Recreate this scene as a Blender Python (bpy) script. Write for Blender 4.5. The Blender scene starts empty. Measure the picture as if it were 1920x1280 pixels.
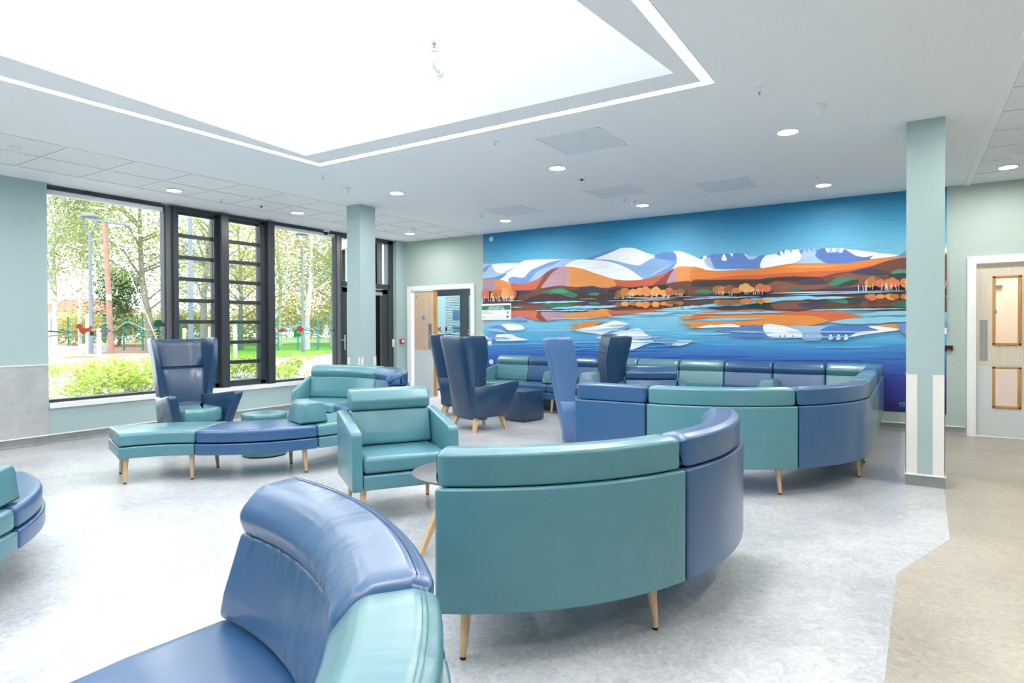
import bpy, bmesh, math, random
import numpy as np
from mathutils import Vector, Matrix
R = math.radians
scene = bpy.context.scene
COL = scene.collection

# ---------------------------------------------------------------- camera, measured from the photograph
F_, CX_, CY_ = 1171.09, 954.51, 624.34
PITCH, ROLL, YAW, EYE = -.009, -.004, .571, 1.3187
_c, _s, _cp, _sp, _cr, _sr = math.cos(YAW), math.sin(YAW), math.cos(PITCH), math.sin(PITCH), math.cos(ROLL), math.sin(ROLL)
def ray(px, py):
    x = (px-CX_)/F_; y = (py-CY_)/F_
    x, y = x*_cr+y*_sr, -x*_sr+y*_cr
    d, v = 1., -y
    d, v = d*_cp-v*_sp, d*_sp+v*_cp
    return (-_s*d+_c*x, _c*d+_s*x, v)
def atz(px, py, z=0.):
    r = ray(px, py); t = (z-EYE)/r[2]; return Vector((r[0]*t, r[1]*t, z))
def aty(px, py, Y):
    r = ray(px, py); t = Y/r[1]; return Vector((r[0]*t, Y, EYE+r[2]*t))
def atx(px, py, X):
    r = ray(px, py); t = X/r[0]; return Vector((X, r[1]*t, EYE+r[2]*t))
def atd(px, py, D):
    r = ray(px, py); d = -_s*r[0]+_c*r[1]; t = D/d; return Vector((r[0]*t, r[1]*t, EYE+r[2]*t))
cd = bpy.data.cameras.new('camera'); cam = bpy.data.objects.new('camera', cd); COL.objects.link(cam)
fwd = Vector((-_s*_cp, _c*_cp, _sp)); up0 = Vector((_s*_sp, -_c*_sp, _cp)); rt0 = Vector((_c, _s, 0))
rt = rt0*_cr+up0*_sr; up = -rt0*_sr+up0*_cr
M = Matrix((rt, up, -fwd)).transposed().to_4x4(); M.translation = (0, 0, EYE)
cam.matrix_world = M
cd.sensor_width = 36; cd.sensor_fit = 'HORIZONTAL'; cd.lens = 36*F_/1920
cd.shift_x = (960-CX_)/1920; cd.shift_y = (CY_-640)/1920; cd.clip_end = 500; cd.clip_start = .05
scene.camera = cam
scene.cycles.diffuse_bounces = 8; scene.cycles.max_bounces = 14; scene.cycles.transparent_max_bounces = 16

# ---------------------------------------------------------------- world, exposure
scene.view_settings.view_transform = 'Standard'; scene.view_settings.look = 'None'
scene.view_settings.gamma = 1; scene.view_settings.use_curve_mapping = False
scene.view_settings.exposure = 1.5
w = bpy.data.worlds.new('overcast_sky'); scene.world = w; w.use_nodes = True
bg = w.node_tree.nodes['Background']; bg.inputs[0].default_value = (.9, .95, 1, 1); bg.inputs[1].default_value = 2.4
sd = bpy.data.lights.new('hazy_sun', 'SUN'); sd.energy = 1.3; sd.angle = R(12); sd.color = (1, .93, .8)
so = bpy.data.objects.new('hazy_sun', sd); COL.objects.link(so)
so.rotation_euler = Vector((.62, -.5, .62)).to_track_quat('Z', 'Y').to_euler()

# ---------------------------------------------------------------- materials
def lin(c):
    return tuple(((v/255)/12.92 if v/255 <= .04045 else ((v/255+.055)/1.055)**2.4) for v in c)
def nodes(name):
    m = bpy.data.materials.new(name); m.use_nodes = True
    nt = m.node_tree; b = nt.nodes['Principled BSDF']
    return m, nt, b
def N(nt, t, **k):
    n = nt.nodes.new(t)
    for a, v in k.items():
        if a in n.inputs: n.inputs[a].default_value = v
        else: setattr(n, a, v)
    return n
def plain(name, c, rough=.5, metal=0, spec=None, bump=0, bscale=200, coat=0):
    m, nt, b = nodes(name)
    b.inputs['Base Color'].default_value = (*lin(c), 1); b.inputs['Roughness'].default_value = rough
    b.inputs['Metallic'].default_value = metal
    if spec is not None: b.inputs['Specular IOR Level'].default_value = spec
    if coat: b.inputs['Coat Weight'].default_value = coat; b.inputs['Coat Roughness'].default_value = .1
    if bump:
        t = N(nt, 'ShaderNodeTexCoord'); n = N(nt, 'ShaderNodeTexNoise', Scale=bscale, Detail=3.)
        p = N(nt, 'ShaderNodeBump', Strength=bump, Distance=.002)
        nt.links.new(t.outputs['Object'], n.inputs['Vector']); nt.links.new(n.outputs['Fac'], p.inputs['Height']); nt.links.new(p.outputs['Normal'], b.inputs['Normal'])
    return m
def emis(name, c, s):
    m, nt, b = nodes(name); nt.nodes.remove(b)
    e = N(nt, 'ShaderNodeEmission'); e.inputs[0].default_value = (*lin(c), 1); e.inputs[1].default_value = s
    nt.links.new(e.outputs[0], nt.nodes['Material Output'].inputs[0]); return m
def ramp(nt, stops):
    r = N(nt, 'ShaderNodeValToRGB'); cr = r.color_ramp
    while len(cr.elements) < len(stops): cr.elements.new(.5)
    for e, (p, c) in zip(cr.elements, stops): e.position = p; e.color = (*lin(c), 1)
    return r
def speckle(name, c1, c2, scale=3., fine=60., rough=.4, mixf=.5):
    """two-scale mottled sheet vinyl / laminate"""
    m, nt, b = nodes(name)
    t = N(nt, 'ShaderNodeTexCoord'); n1 = N(nt, 'ShaderNodeTexNoise', Scale=scale, Detail=5., Roughness=.6, Distortion=.6)
    n2 = N(nt, 'ShaderNodeTexNoise', Scale=fine, Detail=6., Roughness=.7, Distortion=1.5)
    for n in (n1, n2): nt.links.new(t.outputs['Object'], n.inputs['Vector'])
    mx = N(nt, 'ShaderNodeMix', data_type='FLOAT'); mx.inputs[0].default_value = mixf
    nt.links.new(n1.outputs['Fac'], mx.inputs[2]); nt.links.new(n2.outputs['Fac'], mx.inputs[3])
    r = ramp(nt, [(.33, c1), (.62, c2)]); nt.links.new(mx.outputs[0], r.inputs[0]); nt.links.new(r.outputs[0], b.inputs['Base Color'])
    b.inputs['Roughness'].default_value = rough
    return m
def leather(name, c, rough=.36, crease=0.):
    m, nt, b = nodes(name)
    t = N(nt, 'ShaderNodeTexCoord')
    n = N(nt, 'ShaderNodeTexNoise', Scale=9., Detail=2.); nt.links.new(t.outputs['Object'], n.inputs['Vector'])
    d = tuple(v*.985 for v in c); l = tuple(min(255, v*1.012) for v in c)
    r = ramp(nt, [(.35, d), (.65, l)]); nt.links.new(n.outputs['Fac'], r.inputs[0]); nt.links.new(r.outputs[0], b.inputs['Base Color'])
    b.inputs['Roughness'].default_value = rough; b.inputs['Specular IOR Level'].default_value = .5; b.inputs['Coat Weight'].default_value = .6; b.inputs['Coat Roughness'].default_value = .24
    g = N(nt, 'ShaderNodeTexVoronoi', Scale=420.); nt.links.new(t.outputs['Object'], g.inputs['Vector'])
    bp = N(nt, 'ShaderNodeBump', Strength=.12, Distance=.001); nt.links.new(g.outputs['Distance'], bp.inputs['Height'])
    s = N(nt, 'ShaderNodeTexNoise', Scale=7., Detail=2.); nt.links.new(t.outputs['Object'], s.inputs['Vector'])
    b2 = N(nt, 'ShaderNodeBump', Strength=.22, Distance=.012); nt.links.new(s.outputs['Fac'], b2.inputs['Height']); nt.links.new(bp.outputs['Normal'], b2.inputs['Normal'])
    last = b2
    if crease:
        mp = N(nt, 'ShaderNodeMapping'); mp.inputs['Scale'].default_value = (17., 2.4, 1.); mp.inputs['Rotation'].default_value = (0, 0, .12)
        nt.links.new(t.outputs['UV'], mp.inputs['Vector'])
        w1 = N(nt, 'ShaderNodeTexNoise', Scale=1., Detail=1.5, Distortion=.5); nt.links.new(mp.outputs[0], w1.inputs['Vector'])
        pw = N(nt, 'ShaderNodeMath', operation='POWER'); pw.inputs[1].default_value = 3.; nt.links.new(w1.outputs['Fac'], pw.inputs[0])
        mk = N(nt, 'ShaderNodeTexNoise', Scale=2.6, Detail=0.); nt.links.new(t.outputs['UV'], mk.inputs['Vector'])
        mr = N(nt, 'ShaderNodeMapRange'); mr.inputs[1].default_value = .4; mr.inputs[2].default_value = .6; nt.links.new(mk.outputs['Fac'], mr.inputs[0])
        ml = N(nt, 'ShaderNodeMath', operation='MULTIPLY'); nt.links.new(pw.outputs[0], ml.inputs[0]); nt.links.new(mr.outputs[0], ml.inputs[1])
        b3 = N(nt, 'ShaderNodeBump', Strength=crease, Distance=.06); nt.links.new(ml.outputs[0], b3.inputs['Height']); nt.links.new(b2.outputs['Normal'], b3.inputs['Normal'])
        last = b3
    nt.links.new(last.outputs['Normal'], b.inputs['Normal'])
    return m
def timber(name, c1, c2, scale=(1, 1, .08), rough=.45, freq=26.):
    m, nt, b = nodes(name)
    t = N(nt, 'ShaderNodeTexCoord'); mp = N(nt, 'ShaderNodeMapping'); mp.inputs['Scale'].default_value = scale
    n = N(nt, 'ShaderNodeTexNoise', Scale=freq, Detail=4., Roughness=.6, Distortion=.5)
    nt.links.new(t.outputs['Object'], mp.inputs['Vector']); nt.links.new(mp.outputs[0], n.inputs['Vector'])
    r = ramp(nt, [(.3, c1), (.7, c2)]); nt.links.new(n.outputs['Fac'], r.inputs[0]); nt.links.new(r.outputs[0], b.inputs['Base Color'])
    b.inputs['Roughness'].default_value = rough; return m
TEAL, BLUE, NAVY = (78, 131, 143), (42, 86, 131), (27, 60, 94)
MT = dict(
    teal=leather('teal_vinyl', TEAL), blue=leather('blue_vinyl', BLUE), navy=leather('navy_vinyl', NAVY, .34),
    blue_creased=leather('creased_blue_vinyl', BLUE, .34, .9), teal_soft=leather('soft_teal_vinyl', TEAL, .34, .25),
    slate=leather('slate_blue_vinyl', (118, 146, 168)),
    stitch_t=plain('teal_thread', (80, 140, 145), .6), stitch_b=plain('blue_thread', (60, 92, 140), .6),
    oak=timber('pale_ash_wood', (196, 160, 120), (222, 190, 152), (3, 3, .25), .4, 30),
    cap=plain('black_rubber', (28, 28, 30), .5), tag=plain('grey_metal_tag', (120, 125, 128), .35, .6),
    wallm=plain('pale_duck_egg_paint', (168, 190, 193), .7, bump=.08, bscale=90),
    wallw=plain('soft_green_paint', (172, 189, 184), .7, bump=.08, bscale=90),
    ceil=plain('white_ceiling_paint', (244, 245, 246), .85), tile=plain('ceiling_tile', (240, 241, 242), .9, bump=.1, bscale=150), shadowline=plain('painted_shadow_line', (150, 155, 160), .9),
    bar=plain('white_tee_bar', (246, 247, 248), .5), shaft=plain('white_shaft_paint', (238, 239, 241), .9),
    white=plain('white_gloss_paint', (240, 241, 242), .35), offwhite=plain('warm_white_guard', (232, 230, 226), .45),
    grey_alu=plain('dark_grey_aluminium', (62, 68, 74), .38, .25), grey_alu2=plain('mid_grey_aluminium', (112, 112, 114), .4, .2),
    black=plain('black_plastic', (20, 20, 22), .4), chrome=plain('brushed_steel', (190, 192, 194), .3, .9),
    red=plain('red_plastic', (196, 40, 38), .4), bluesign=plain('blue_sticker', (60, 130, 190), .5), green=plain('sign_green', (28, 128, 92), .5),
    ink=plain('dark_navy_ink', (30, 40, 80), .6), greyink=plain('grey_ink', (120, 124, 130), .6), txtw=plain('white_ink', (248, 248, 248), .6),
    lampe=emis('lamp_diffuser', (255, 250, 240), 140.), stripe=emis('strip_diffuser', (255, 252, 248), 27.),
    table=plain('charcoal_laminate', (84, 86, 92), .4), tedge=plain('black_edge', (38, 38, 42), .5),
    floor_l=speckle('pale_grey_sheet_vinyl', (146, 149, 154), (201, 204, 209), 1.6, 22, .3, .6),
    floor_b=speckle('warm_beige_sheet_vinyl', (140, 132, 122), (182, 174, 163), 1.8, 26, .34, .6),
    cove=speckle('grey_coved_skirting', (118, 120, 122), (150, 152, 155), 4, 90, .5),
    wains=speckle('grey_stone_laminate', (160, 163, 166), (188, 191, 194), 3, 40, .5),
    doorwood=timber('light_oak_laminate', (196, 170, 146), (214, 192, 170), (1, 1, .05), .5, 60),
    doorpale=timber('pale_limed_laminate', (208, 196, 180), (222, 212, 198), (1, 1, .03), .5, 90),
    bead=timber('golden_oak_bead', (176, 126, 70), (200, 150, 92), (1, 1, .1), .4, 40),
    kick=plain('pale_grey_kick_panel', (206, 214, 218), .45), pinkw=plain('warm_white_wall', (240, 226, 220), .8),
    blind=plain('white_blind_slat', (242, 244, 247), .6), grille=plain('white_perforated_metal', (226, 231, 235), .6, bump=.2, bscale=260),
)
def glassmat(name, tint=(250, 253, 253), refl=.06):
    m, nt, b = nodes(name); nt.nodes.remove(b)
    tr = N(nt, 'ShaderNodeBsdfTransparent'); tr.inputs[0].default_value = (*lin(tint), 1)
    gl = N(nt, 'ShaderNodeBsdfGlossy'); gl.inputs['Roughness'].default_value = .02
    fr = N(nt, 'ShaderNodeFresnel', IOR=1.45); mx = N(nt, 'ShaderNodeMixShader')
    nt.links.new(fr.outputs[0], mx.inputs[0]); nt.links.new(tr.outputs[0], mx.inputs[1]); nt.links.new(gl.outputs[0], mx.inputs[2])
    nt.links.new(mx.outputs[0], nt.nodes['Material Output'].inputs[0]); return m
MT['glass'] = glassmat('clear_glass', (228, 231, 232)); MT['roofglass'] = glassmat('tinted_rooflight_glass', (176, 180, 182)); MT['greyglass'] = glassmat('greyer_glass', (210, 217, 217))

# ---------------------------------------------------------------- mesh helpers
def finish(me, mats, smooth=True, angle=35):
    for m in (mats if isinstance(mats, (list, tuple)) else [mats]): me.materials.append(MT[m] if isinstance(m, str) else m)
    if smooth:
        for p in me.polygons: p.use_smooth = True
        me.set_sharp_from_angle(angle=R(angle))
def obj(name, V, Fc, mat, parent=None, smooth=True, angle=35, local=False, uv=None):
    """one mesh object; world coordinates unless local, moved into the parent's frame"""
    off = Vector((0, 0, 0))
    if parent is not None and not local:
        q = parent
        while q is not None: off += q.location; q = q.parent
    me = bpy.data.meshes.new(name)
    me.from_pydata([tuple(Vector(v)-off) for v in V], [], [tuple(f) for f in Fc]); me.validate()
    if uv is not None:
        ul = me.uv_layers.new(name='UVMap')
        for lp in me.loops: ul.data[lp.index].uv = uv[lp.vertex_index]
    finish(me, mat, smooth, angle)
    o = bpy.data.objects.new(name, me); COL.objects.link(o)
    if parent is not None: o.parent = parent
    return o
class MB:
    def __init__(s): s.V = []; s.F = []
    def add(s, V, Fc):
        n = len(s.V); s.V += [tuple(v) for v in V]; s.F += [tuple(i+n for i in f) for f in Fc]; return s
    def box(s, x0, x1, y0, y1, z0, z1, bev=0, T=None):
        if bev:
            bm = bmesh.new(); bmesh.ops.create_cube(bm, size=1)
            for v in bm.verts: v.co = Vector(((x0+x1)/2+v.co.x*(x1-x0), (y0+y1)/2+v.co.y*(y1-y0), (z0+z1)/2+v.co.z*(z1-z0)))
            bmesh.ops.bevel(bm, geom=bm.edges[:], offset=bev, segments=3, profile=.5, affect='EDGES')
            bm.verts.index_update(); V = [v.co.copy() for v in bm.verts]; Fc = [[v.index for v in f.verts] for f in bm.faces]; bm.free()
        else:
            V = [Vector((x, y, z)) for x in (x0, x1) for y in (y0, y1) for z in (z0, z1)]
            Fc = [(0, 1, 3, 2), (4, 6, 7, 5), (0, 4, 5, 1), (2, 3, 7, 6), (0, 2, 6, 4), (1, 5, 7, 3)]
        if T: V = [T @ v for v in V]
        return s.add(V, Fc)
    def prism(s, poly, axis, a, b, bev=0):
        """extrude polygon (two coordinates) along axis from a to b"""
        def mk(p, t): return Vector((t, p[0], p[1])) if axis == 'x' else Vector((p[0], t, p[1])) if axis == 'y' else Vector((p[0], p[1], t))
        n = len(poly); V = [mk(p, a) for p in poly]+[mk(p, b) for p in poly]
        Fc = [tuple(range(n))[::-1], tuple(range(n, 2*n))]+[(i, (i+1) % n, n+(i+1) % n, n+i) for i in range(n)]
        if bev:
            bm = bmesh.new(); vs = [bm.verts.new(v) for v in V]
            for f in Fc: bm.faces.new([vs[i] for i in f])
            bmesh.ops.recalc_face_normals(bm, faces=bm.faces[:])
            bmesh.ops.bevel(bm, geom=bm.edges[:], offset=bev, segments=3, profile=.5, affect='EDGES')
            bm.verts.index_update(); V = [v.co.copy() for v in bm.verts]; Fc = [[v.index for v in f.verts] for f in bm.faces]; bm.free()
        return s.add(V, Fc)
    def tube(s, pts, rad, n=8, cap=True):
        pts = [Vector(p) for p in pts]; rad = rad if isinstance(rad, (list, tuple)) else [rad]*len(pts)
        rings = []
        for i, p in enumerate(pts):
            t = (pts[min(i+1, len(pts)-1)]-pts[max(i-1, 0)]).normalized()
            a = Vector((0, 0, 1)) if abs(t.z) < .95 else Vector((0, 1, 0))
            u = t.cross(a).normalized(); v = t.cross(u)
            rings.append([p+(u*math.cos(2*math.pi*k/n)+v*math.sin(2*math.pi*k/n))*rad[i] for k in range(n)])
        V = [q for r in rings for q in r]; Fc = []
        for i in range(len(pts)-1):
            for k in range(n): Fc.append((i*n+k, i*n+(k+1) % n, (i+1)*n+(k+1) % n, (i+1)*n+k))
        if cap: Fc += [tuple(range(n))[::-1], tuple(range(len(V)-n, len(V)))]
        return s.add(V, Fc)
    def lathe(s, prof, c=(0, 0, 0), n=24, flip=False):
        """prof list of (r, z)"""
        V = []; Fc = []; c = Vector(c)
        for r, z in prof:
            for k in range(n): a = 2*math.pi*k/n; V.append(c+Vector((r*math.cos(a), r*math.sin(a), z)))
        for i in range(len(prof)-1):
            for k in range(n): Fc.append((i*n+k, i*n+(k+1) % n, (i+1)*n+(k+1) % n, (i+1)*n+k))
        Fc += [tuple(range(n))[::-1], tuple(range(len(V)-n, len(V)))]
        return s.add(V, Fc)
    def build(s, name, mat, parent=None, **k):
        o = obj(name, s.V, s.F, mat, parent, **k)
        bm = bmesh.new(); bm.from_mesh(o.data); bmesh.ops.recalc_face_normals(bm, faces=bm.faces[:]); bm.to_mesh(o.data); bm.free()
        return o
def tag(o, label=None, cat=None, group=None, kind=None):
    if label: o['label'] = label
    if cat: o['category'] = cat
    if group: o['group'] = group
    if kind: o['kind'] = kind
    return o
def thing(name, label, cat, loc=(0, 0, 0), rz=0, group=None):
    o = bpy.data.objects.new(name, None); COL.objects.link(o); o.location = loc; o.rotation_euler = (0, 0, rz); o.empty_display_size = .1
    return tag(o, label, cat, group)
def struct(o): o['kind'] = 'structure'; return o
def dup(root, loc, rz=None, label=None, group=None):
    def cp(o, par):
        c = o.copy(); COL.objects.link(c); c.parent = par
        for ch in list(o.children): cp(ch, c)
        return c
    r = cp(root, None); r.location = loc
    if rz is not None: r.rotation_euler = (0, 0, rz)
    if label: r['label'] = label
    if group: r['group'] = group
    return r
def rp(pts, seg=4):
    """round the corners of a closed polygon: (x, y, radius)"""
    out = []; n = len(pts)
    for i in range(n):
        p = Vector(pts[i][:2]); a = Vector(pts[i-1][:2]); b = Vector(pts[(i+1) % n][:2]); r = pts[i][2]
        if r <= 0: out.append(p); continue
        u = (a-p).normalized(); v = (b-p).normalized(); ang = math.acos(max(-1, min(1, u.dot(v))))
        t = min(r/math.tan(ang/2), (a-p).length*.49, (b-p).length*.49)
        p0 = p+u*t; p1 = p+v*t
        for k in range(seg+1):
            q = k/seg; out.append((p0*(1-q)+p*q)*(1-q)+(p*(1-q)+p1*q)*q)
    return [tuple(q) for q in out]
def inset(poly, d):
    n = len(poly); A = sum(poly[i][0]*poly[(i+1) % n][1]-poly[(i+1) % n][0]*poly[i][1] for i in range(n)); sg = 1 if A > 0 else -1
    cx = sum(p[0] for p in poly)/n; cy = sum(p[1] for p in poly)/n
    out = []
    for i in range(n):
        a = Vector(poly[i-1]); b = Vector(poly[(i+1) % n]); t = (b-a)
        if t.length < 1e-9: out.append(poly[i]); continue
        t.normalize(); nn = Vector((-t.y, t.x))*sg
        out.append((poly[i][0]+nn.x*d, poly[i][1]+nn.y*d))
    return out
def sweep(name, prof, L, mp, mat, parent, n=24, end=.012, bulge=0.):
    """sweep a closed profile (r, z) along s in 0..L; mp(s, r, z) gives the world point; rounded ends"""
    st = []
    for k in range(4):
        th = math.pi/2*k/3; st.append((end*(1-math.cos(math.pi/2-th)) if 0 else end*(1-math.sin(math.pi/2-(math.pi/2-th))) if 0 else end*math.sin(th) , end*(1-math.sin(th)) if 0 else end*(1-math.cos(math.pi/2-th))))
    # st: (distance from the end, inset)
    st = [(end*(1-math.cos(math.pi/2*k/3)), end*(1-math.sin(math.pi/2*k/3))) for k in range(4)]
    S = [(d, i) for d, i in st]+[(end+(L-2*end)*k/n, 0.) for k in range(1, n)]+[(L-d, i) for d, i in reversed(st)]
    m = len(prof); V = []; Fc = []; uv = []
    per = [0.]
    for i in range(m-1): per.append(per[-1]+math.dist(prof[i], prof[i+1]))
    for s_, ins in S:
        q = inset(prof, ins) if ins > 1e-6 else prof
        b = 0.
        for j, (r, z) in enumerate(q): V.append(mp(s_, r, z)); uv.append((s_, per[j]))
    for i in range(len(S)-1):
        for j in range(m): Fc.append((i*m+j, i*m+(j+1) % m, (i+1)*m+(j+1) % m, (i+1)*m+j))
    Fc += [tuple(range(m))[::-1], tuple(range(len(V)-m, len(V)))]
    o = obj(name, V, Fc, mat, parent, angle=50, uv=uv)
    bm = bmesh.new(); bm.from_mesh(o.data); bmesh.ops.recalc_face_normals(bm, faces=bm.faces[:]); bm.to_mesh(o.data); bm.free()
    return o
def text(body, size, loc, rot, mat, parent, name='lettering', bold=0., align='LEFT'):
    c = bpy.data.curves.new(name, 'FONT'); c.body = body; c.size = size; c.align_x = align; c.extrude = .0004; c.offset = bold
    c.materials.append(MT[mat]); o = bpy.data.objects.new(name, c); COL.objects.link(o)
    off = Vector((0, 0, 0)); q = parent
    while q is not None: off += q.location; q = q.parent
    bpy.context.view_layer.update()
    me = bpy.data.meshes.new_from_object(o.evaluated_get(bpy.context.evaluated_depsgraph_get())); bpy.data.objects.remove(o)
    o = bpy.data.objects.new(name, me); COL.objects.link(o)
    o.location = Vector(loc)-off; o.rotation_euler = rot; o.parent = parent; return o

# ---------------------------------------------------------------- the room
CE = 3.0085; YM = 9.27; XL = -8.37; XR = 3.4; YB = -4.2
def wall_y(name, y0, y1, x0, x1, z0, z1, mat): return struct(MB().box(x0, x1, y0, y1, z0, z1).build(name, mat, smooth=False))
# floor: two vinyls welded together along a cranked line
beige = [(-.03, YM), (.0, 6.2), (.232, 6.164), (.208, 4.714), (-.06, 3.911), (-.09, 2.0), (-.12, YB), (XR, YB), (XR, YM)]
pale = [(XL, YM), (XL, YB), (-.12, YB), (-.09, 2.0), (-.06, 3.911), (.208, 4.714), (.232, 6.164), (.0, 6.2), (-.03, YM)]
V = [(x, y, 0) for x, y in pale]+[(x, y, 0) for x, y in beige]
fo = obj('floor', V, [tuple(range(9)), tuple(range(9, 18))[::-1]], ['floor_l', 'floor_b'], smooth=False); fo.data.polygons[1].material_index = 1; struct(fo)
bm = bmesh.new(); bm.from_mesh(fo.data)
for f in bm.faces:
    if f.normal.z < 0: f.normal_flip()
bm.to_mesh(fo.data); bm.free()
sub = MB(); sub.box(XL-.6, XR+.1, YM-.2, YM+4.8, -.2, -.005).box(-10.3, XL, YM+.12, YM+4.8, -.2, -.004).box(XL-.3, XR+.1, YB-.1, YM+4.8, -.2, -.004); struct(sub.build('floor', 'floor_l', smooth=False))
# ceiling with the trapezoid skylight opening and the light channel
OP = [(-4.99, 4.09), (-1.33, 4.11), (-1.83, -.6), (-4.49, -.6)]
S0, S1, S2 = (-5.18, 4.43), (-1.14, 4.43), -1.0
sw = .078
so_ = [(-5.18, 4.43), (-1.14, 4.43), (-1.14, S2), (-5.18, S2)]; si_ = [(-5.18+sw, 4.43-sw), (-1.14-sw, 4.43-sw), (-1.14-sw, S2+sw), (-5.18+sw, S2+sw)]
cb = MB()
def ring(o, i, z, up_=False):
    for k in range(4):
        a, b, c, d = o[k], o[(k+1) % 4], i[(k+1) % 4], i[k]
        cb.add([(a[0], a[1], z), (b[0], b[1], z), (c[0], c[1], z), (d[0], d[1], z)], [(0, 1, 2, 3)])
GX = (-6.53, -7.73); TX = .56
outer = [(-6.6, YM), (TX, YM), (TX, YB), (-6.6, YB)]
ring(outer, so_, CE); ring(si_, OP, CE)
# margin strips either side of the tiled zones
def rect(x0, x1, y0, y1, z=CE): cb.add([(x0, y0, z), (x1, y0, z), (x1, y1, z), (x0, y1, z)], [(0, 1, 2, 3)])
rect(-8.9, -7.79, YB, YM)
bot = cb
ce = cb.build('ceiling', 'ceil', smooth=False); struct(ce)
struct(MB().box(-10.3, -9., YM+.12, YM+4.8, CE+.02, CE+.2).box(-9., -5.3, YB-.1, YM+4.8, CE+.02, CE+.2).box(-5.3, -1.0, 4.6, YM+4.8, CE+.02, CE+.2).box(-5.3, -1.0, YB-.1, -1.1, CE+.02, CE+.2).box(-1.0, XR+.1, YB-.1, YM+4.8, CE+.02, CE+.2).build('ceiling', 'ceil', smooth=False))
# suspended tiles: left band (two tiles wide) and the corridor band
tb = MB(); gb = MB(); eb = MB()
ys = [2.70+.6*k for k in range(-12, 12)]
def band(xs, y0, y1):
    yy = [y for y in ys if y0 < y < y1]
    tb.box(min(xs), max(xs), y0, y1, CE+.001, CE+.012)
    for x in xs: gb.box(x-.010, x+.010, y0, y1, CE-.004, CE+.002); eb.box(x-.0135, x+.0135, y0, y1, CE-.0005, CE+.002)  # eb: thin grey strips that paint shadow lines beside the bars
    for y in yy: gb.box(min(xs), max(xs), y-.010, y+.010, CE-.0035, CE+.002); eb.box(min(xs), max(xs), y-.0135, y+.0135, CE-.0005, CE+.002)
band([-7.79, -7.19, -6.59], YB, YM); band([.60, 1.2, 1.8, 2.4, 3.0, XR], YB, YM)
struct(tb.build('ceiling', 'tile', smooth=False)); struct(gb.build('ceiling', 'bar', smooth=False)); struct(eb.build('ceiling', 'shadowline', smooth=False))
struct(MB().box(.545, .60, YB, YM, CE-.012, CE+.01).build('trim_1', 'bar', smooth=False))
# skylight shaft, open glazing at the top
sh = MB(); SH = 4.9
for k in range(4):
    a, b = OP[k], OP[(k+1) % 4]
    sh.add([(a[0], a[1], CE), (b[0], b[1], CE), (b[0], b[1], SH), (a[0], a[1], SH)], [(0, 1, 2, 3)])
struct(sh.build('wall_skylight', 'shaft', smooth=False))
sg = thing('window_5', 'white framed rooflight glazing at the top of the skylight shaft', 'rooflight', (-3.16, 1.75, SH)); struct(sg)
obj('glass_pane', [(p[0], p[1], SH+.02) for p in OP], [(0, 1, 2, 3)], 'roofglass', sg, smooth=False)
rb = MB()
for x in (-4.0, -2.4): rb.box(x-.03, x+.03, -.6, 4.1, SH, SH+.08)
for y in (.9, 2.5): rb.box(-4.9, -1.4, y-.03, y+.03, SH, SH+.08)
rb.build('glazing_bar', 'white', sg)
# recessed continuous light channel
ls = thing('strip_light', 'continuous white glowing light strip set in the ceiling around the skylight', 'strip light', (-3.16, 4.43, CE))
m_ = MB()
for k in range(4):
    a, b, c, d = so_[k], so_[(k+1) % 4], si_[(k+1) % 4], si_[k]
    m_.add([(*a, CE+.006), (*b, CE+.006), (*c, CE+.006), (*d, CE+.006)], [(0, 1, 2, 3)])
m_.build('diffuser', 'stripe', ls, smooth=False)
m_ = MB()
for q, w_ in ((so_, .006), (si_, -.006)):
    xs = [p[0] for p in q]; yq = [p[1] for p in q]
    for x in (min(xs), max(xs)): m_.box(x-.004, x+.004, min(yq), max(yq), CE-.002, CE+.02)
    for y in (min(yq), max(yq)): m_.box(min(xs), max(xs), y-.004, y+.004, CE-.002, CE+.02)
m_.build('channel_edge', 'white', ls, smooth=False)

# walls
# mural wall (y = YM): opening for the sliding door x -8.30..-6.74, door at the right x .62..1.62
wf = MB()
for x0, x1, z0, z1 in ((XL, -8.30, 0, CE), (-8.30, -6.74, 2.06, CE), (-6.74, .60, 0, CE), (.60, 1.66, 2.06, CE), (1.66, XR, 0, CE)): wf.box(x0, x1, YM, YM+.12, z0, z1)
struct(wf.build('wall_far', 'wallw', smooth=False))
struct(MB().box(XR, XR+.12, YB, YM+4.8, 0, CE).build('wall_right', 'wallw', smooth=False))
struct(MB().box(XL-.1, XR, YB-.12, YB, 0, CE).build('wall_near', 'wallw', smooth=False))
wl = MB()
wl.box(XL-.30, XL, YB, 3.19, 0, CE)             # solid pier left of the windows
wl.box(XL-.25, XL, 3.19, 7.70, 0, .40)          # below the sill
wl.box(XL-.30, XL, 9.0, YM+.12, 0, CE)
wl.box(XL-.30, -8.56, 3.19, 9.0, 2.99, CE+.1)
struct(wl.build('wall_left', 'wallm', smooth=False))
struct(MB().box(XL-.1, XL+.012, YB, 3.185, .09, .905).build('trim_2', 'wains', smooth=False))
struct(MB().box(XL, XL+.018, YB, 3.185, .905, .917).build('trim_3', 'white', smooth=False))
# window board
struct(MB().box(-8.60, XL+.03, 3.19, 7.70, .402, .462, .004).build('trim_4', 'white', smooth=False))
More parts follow.
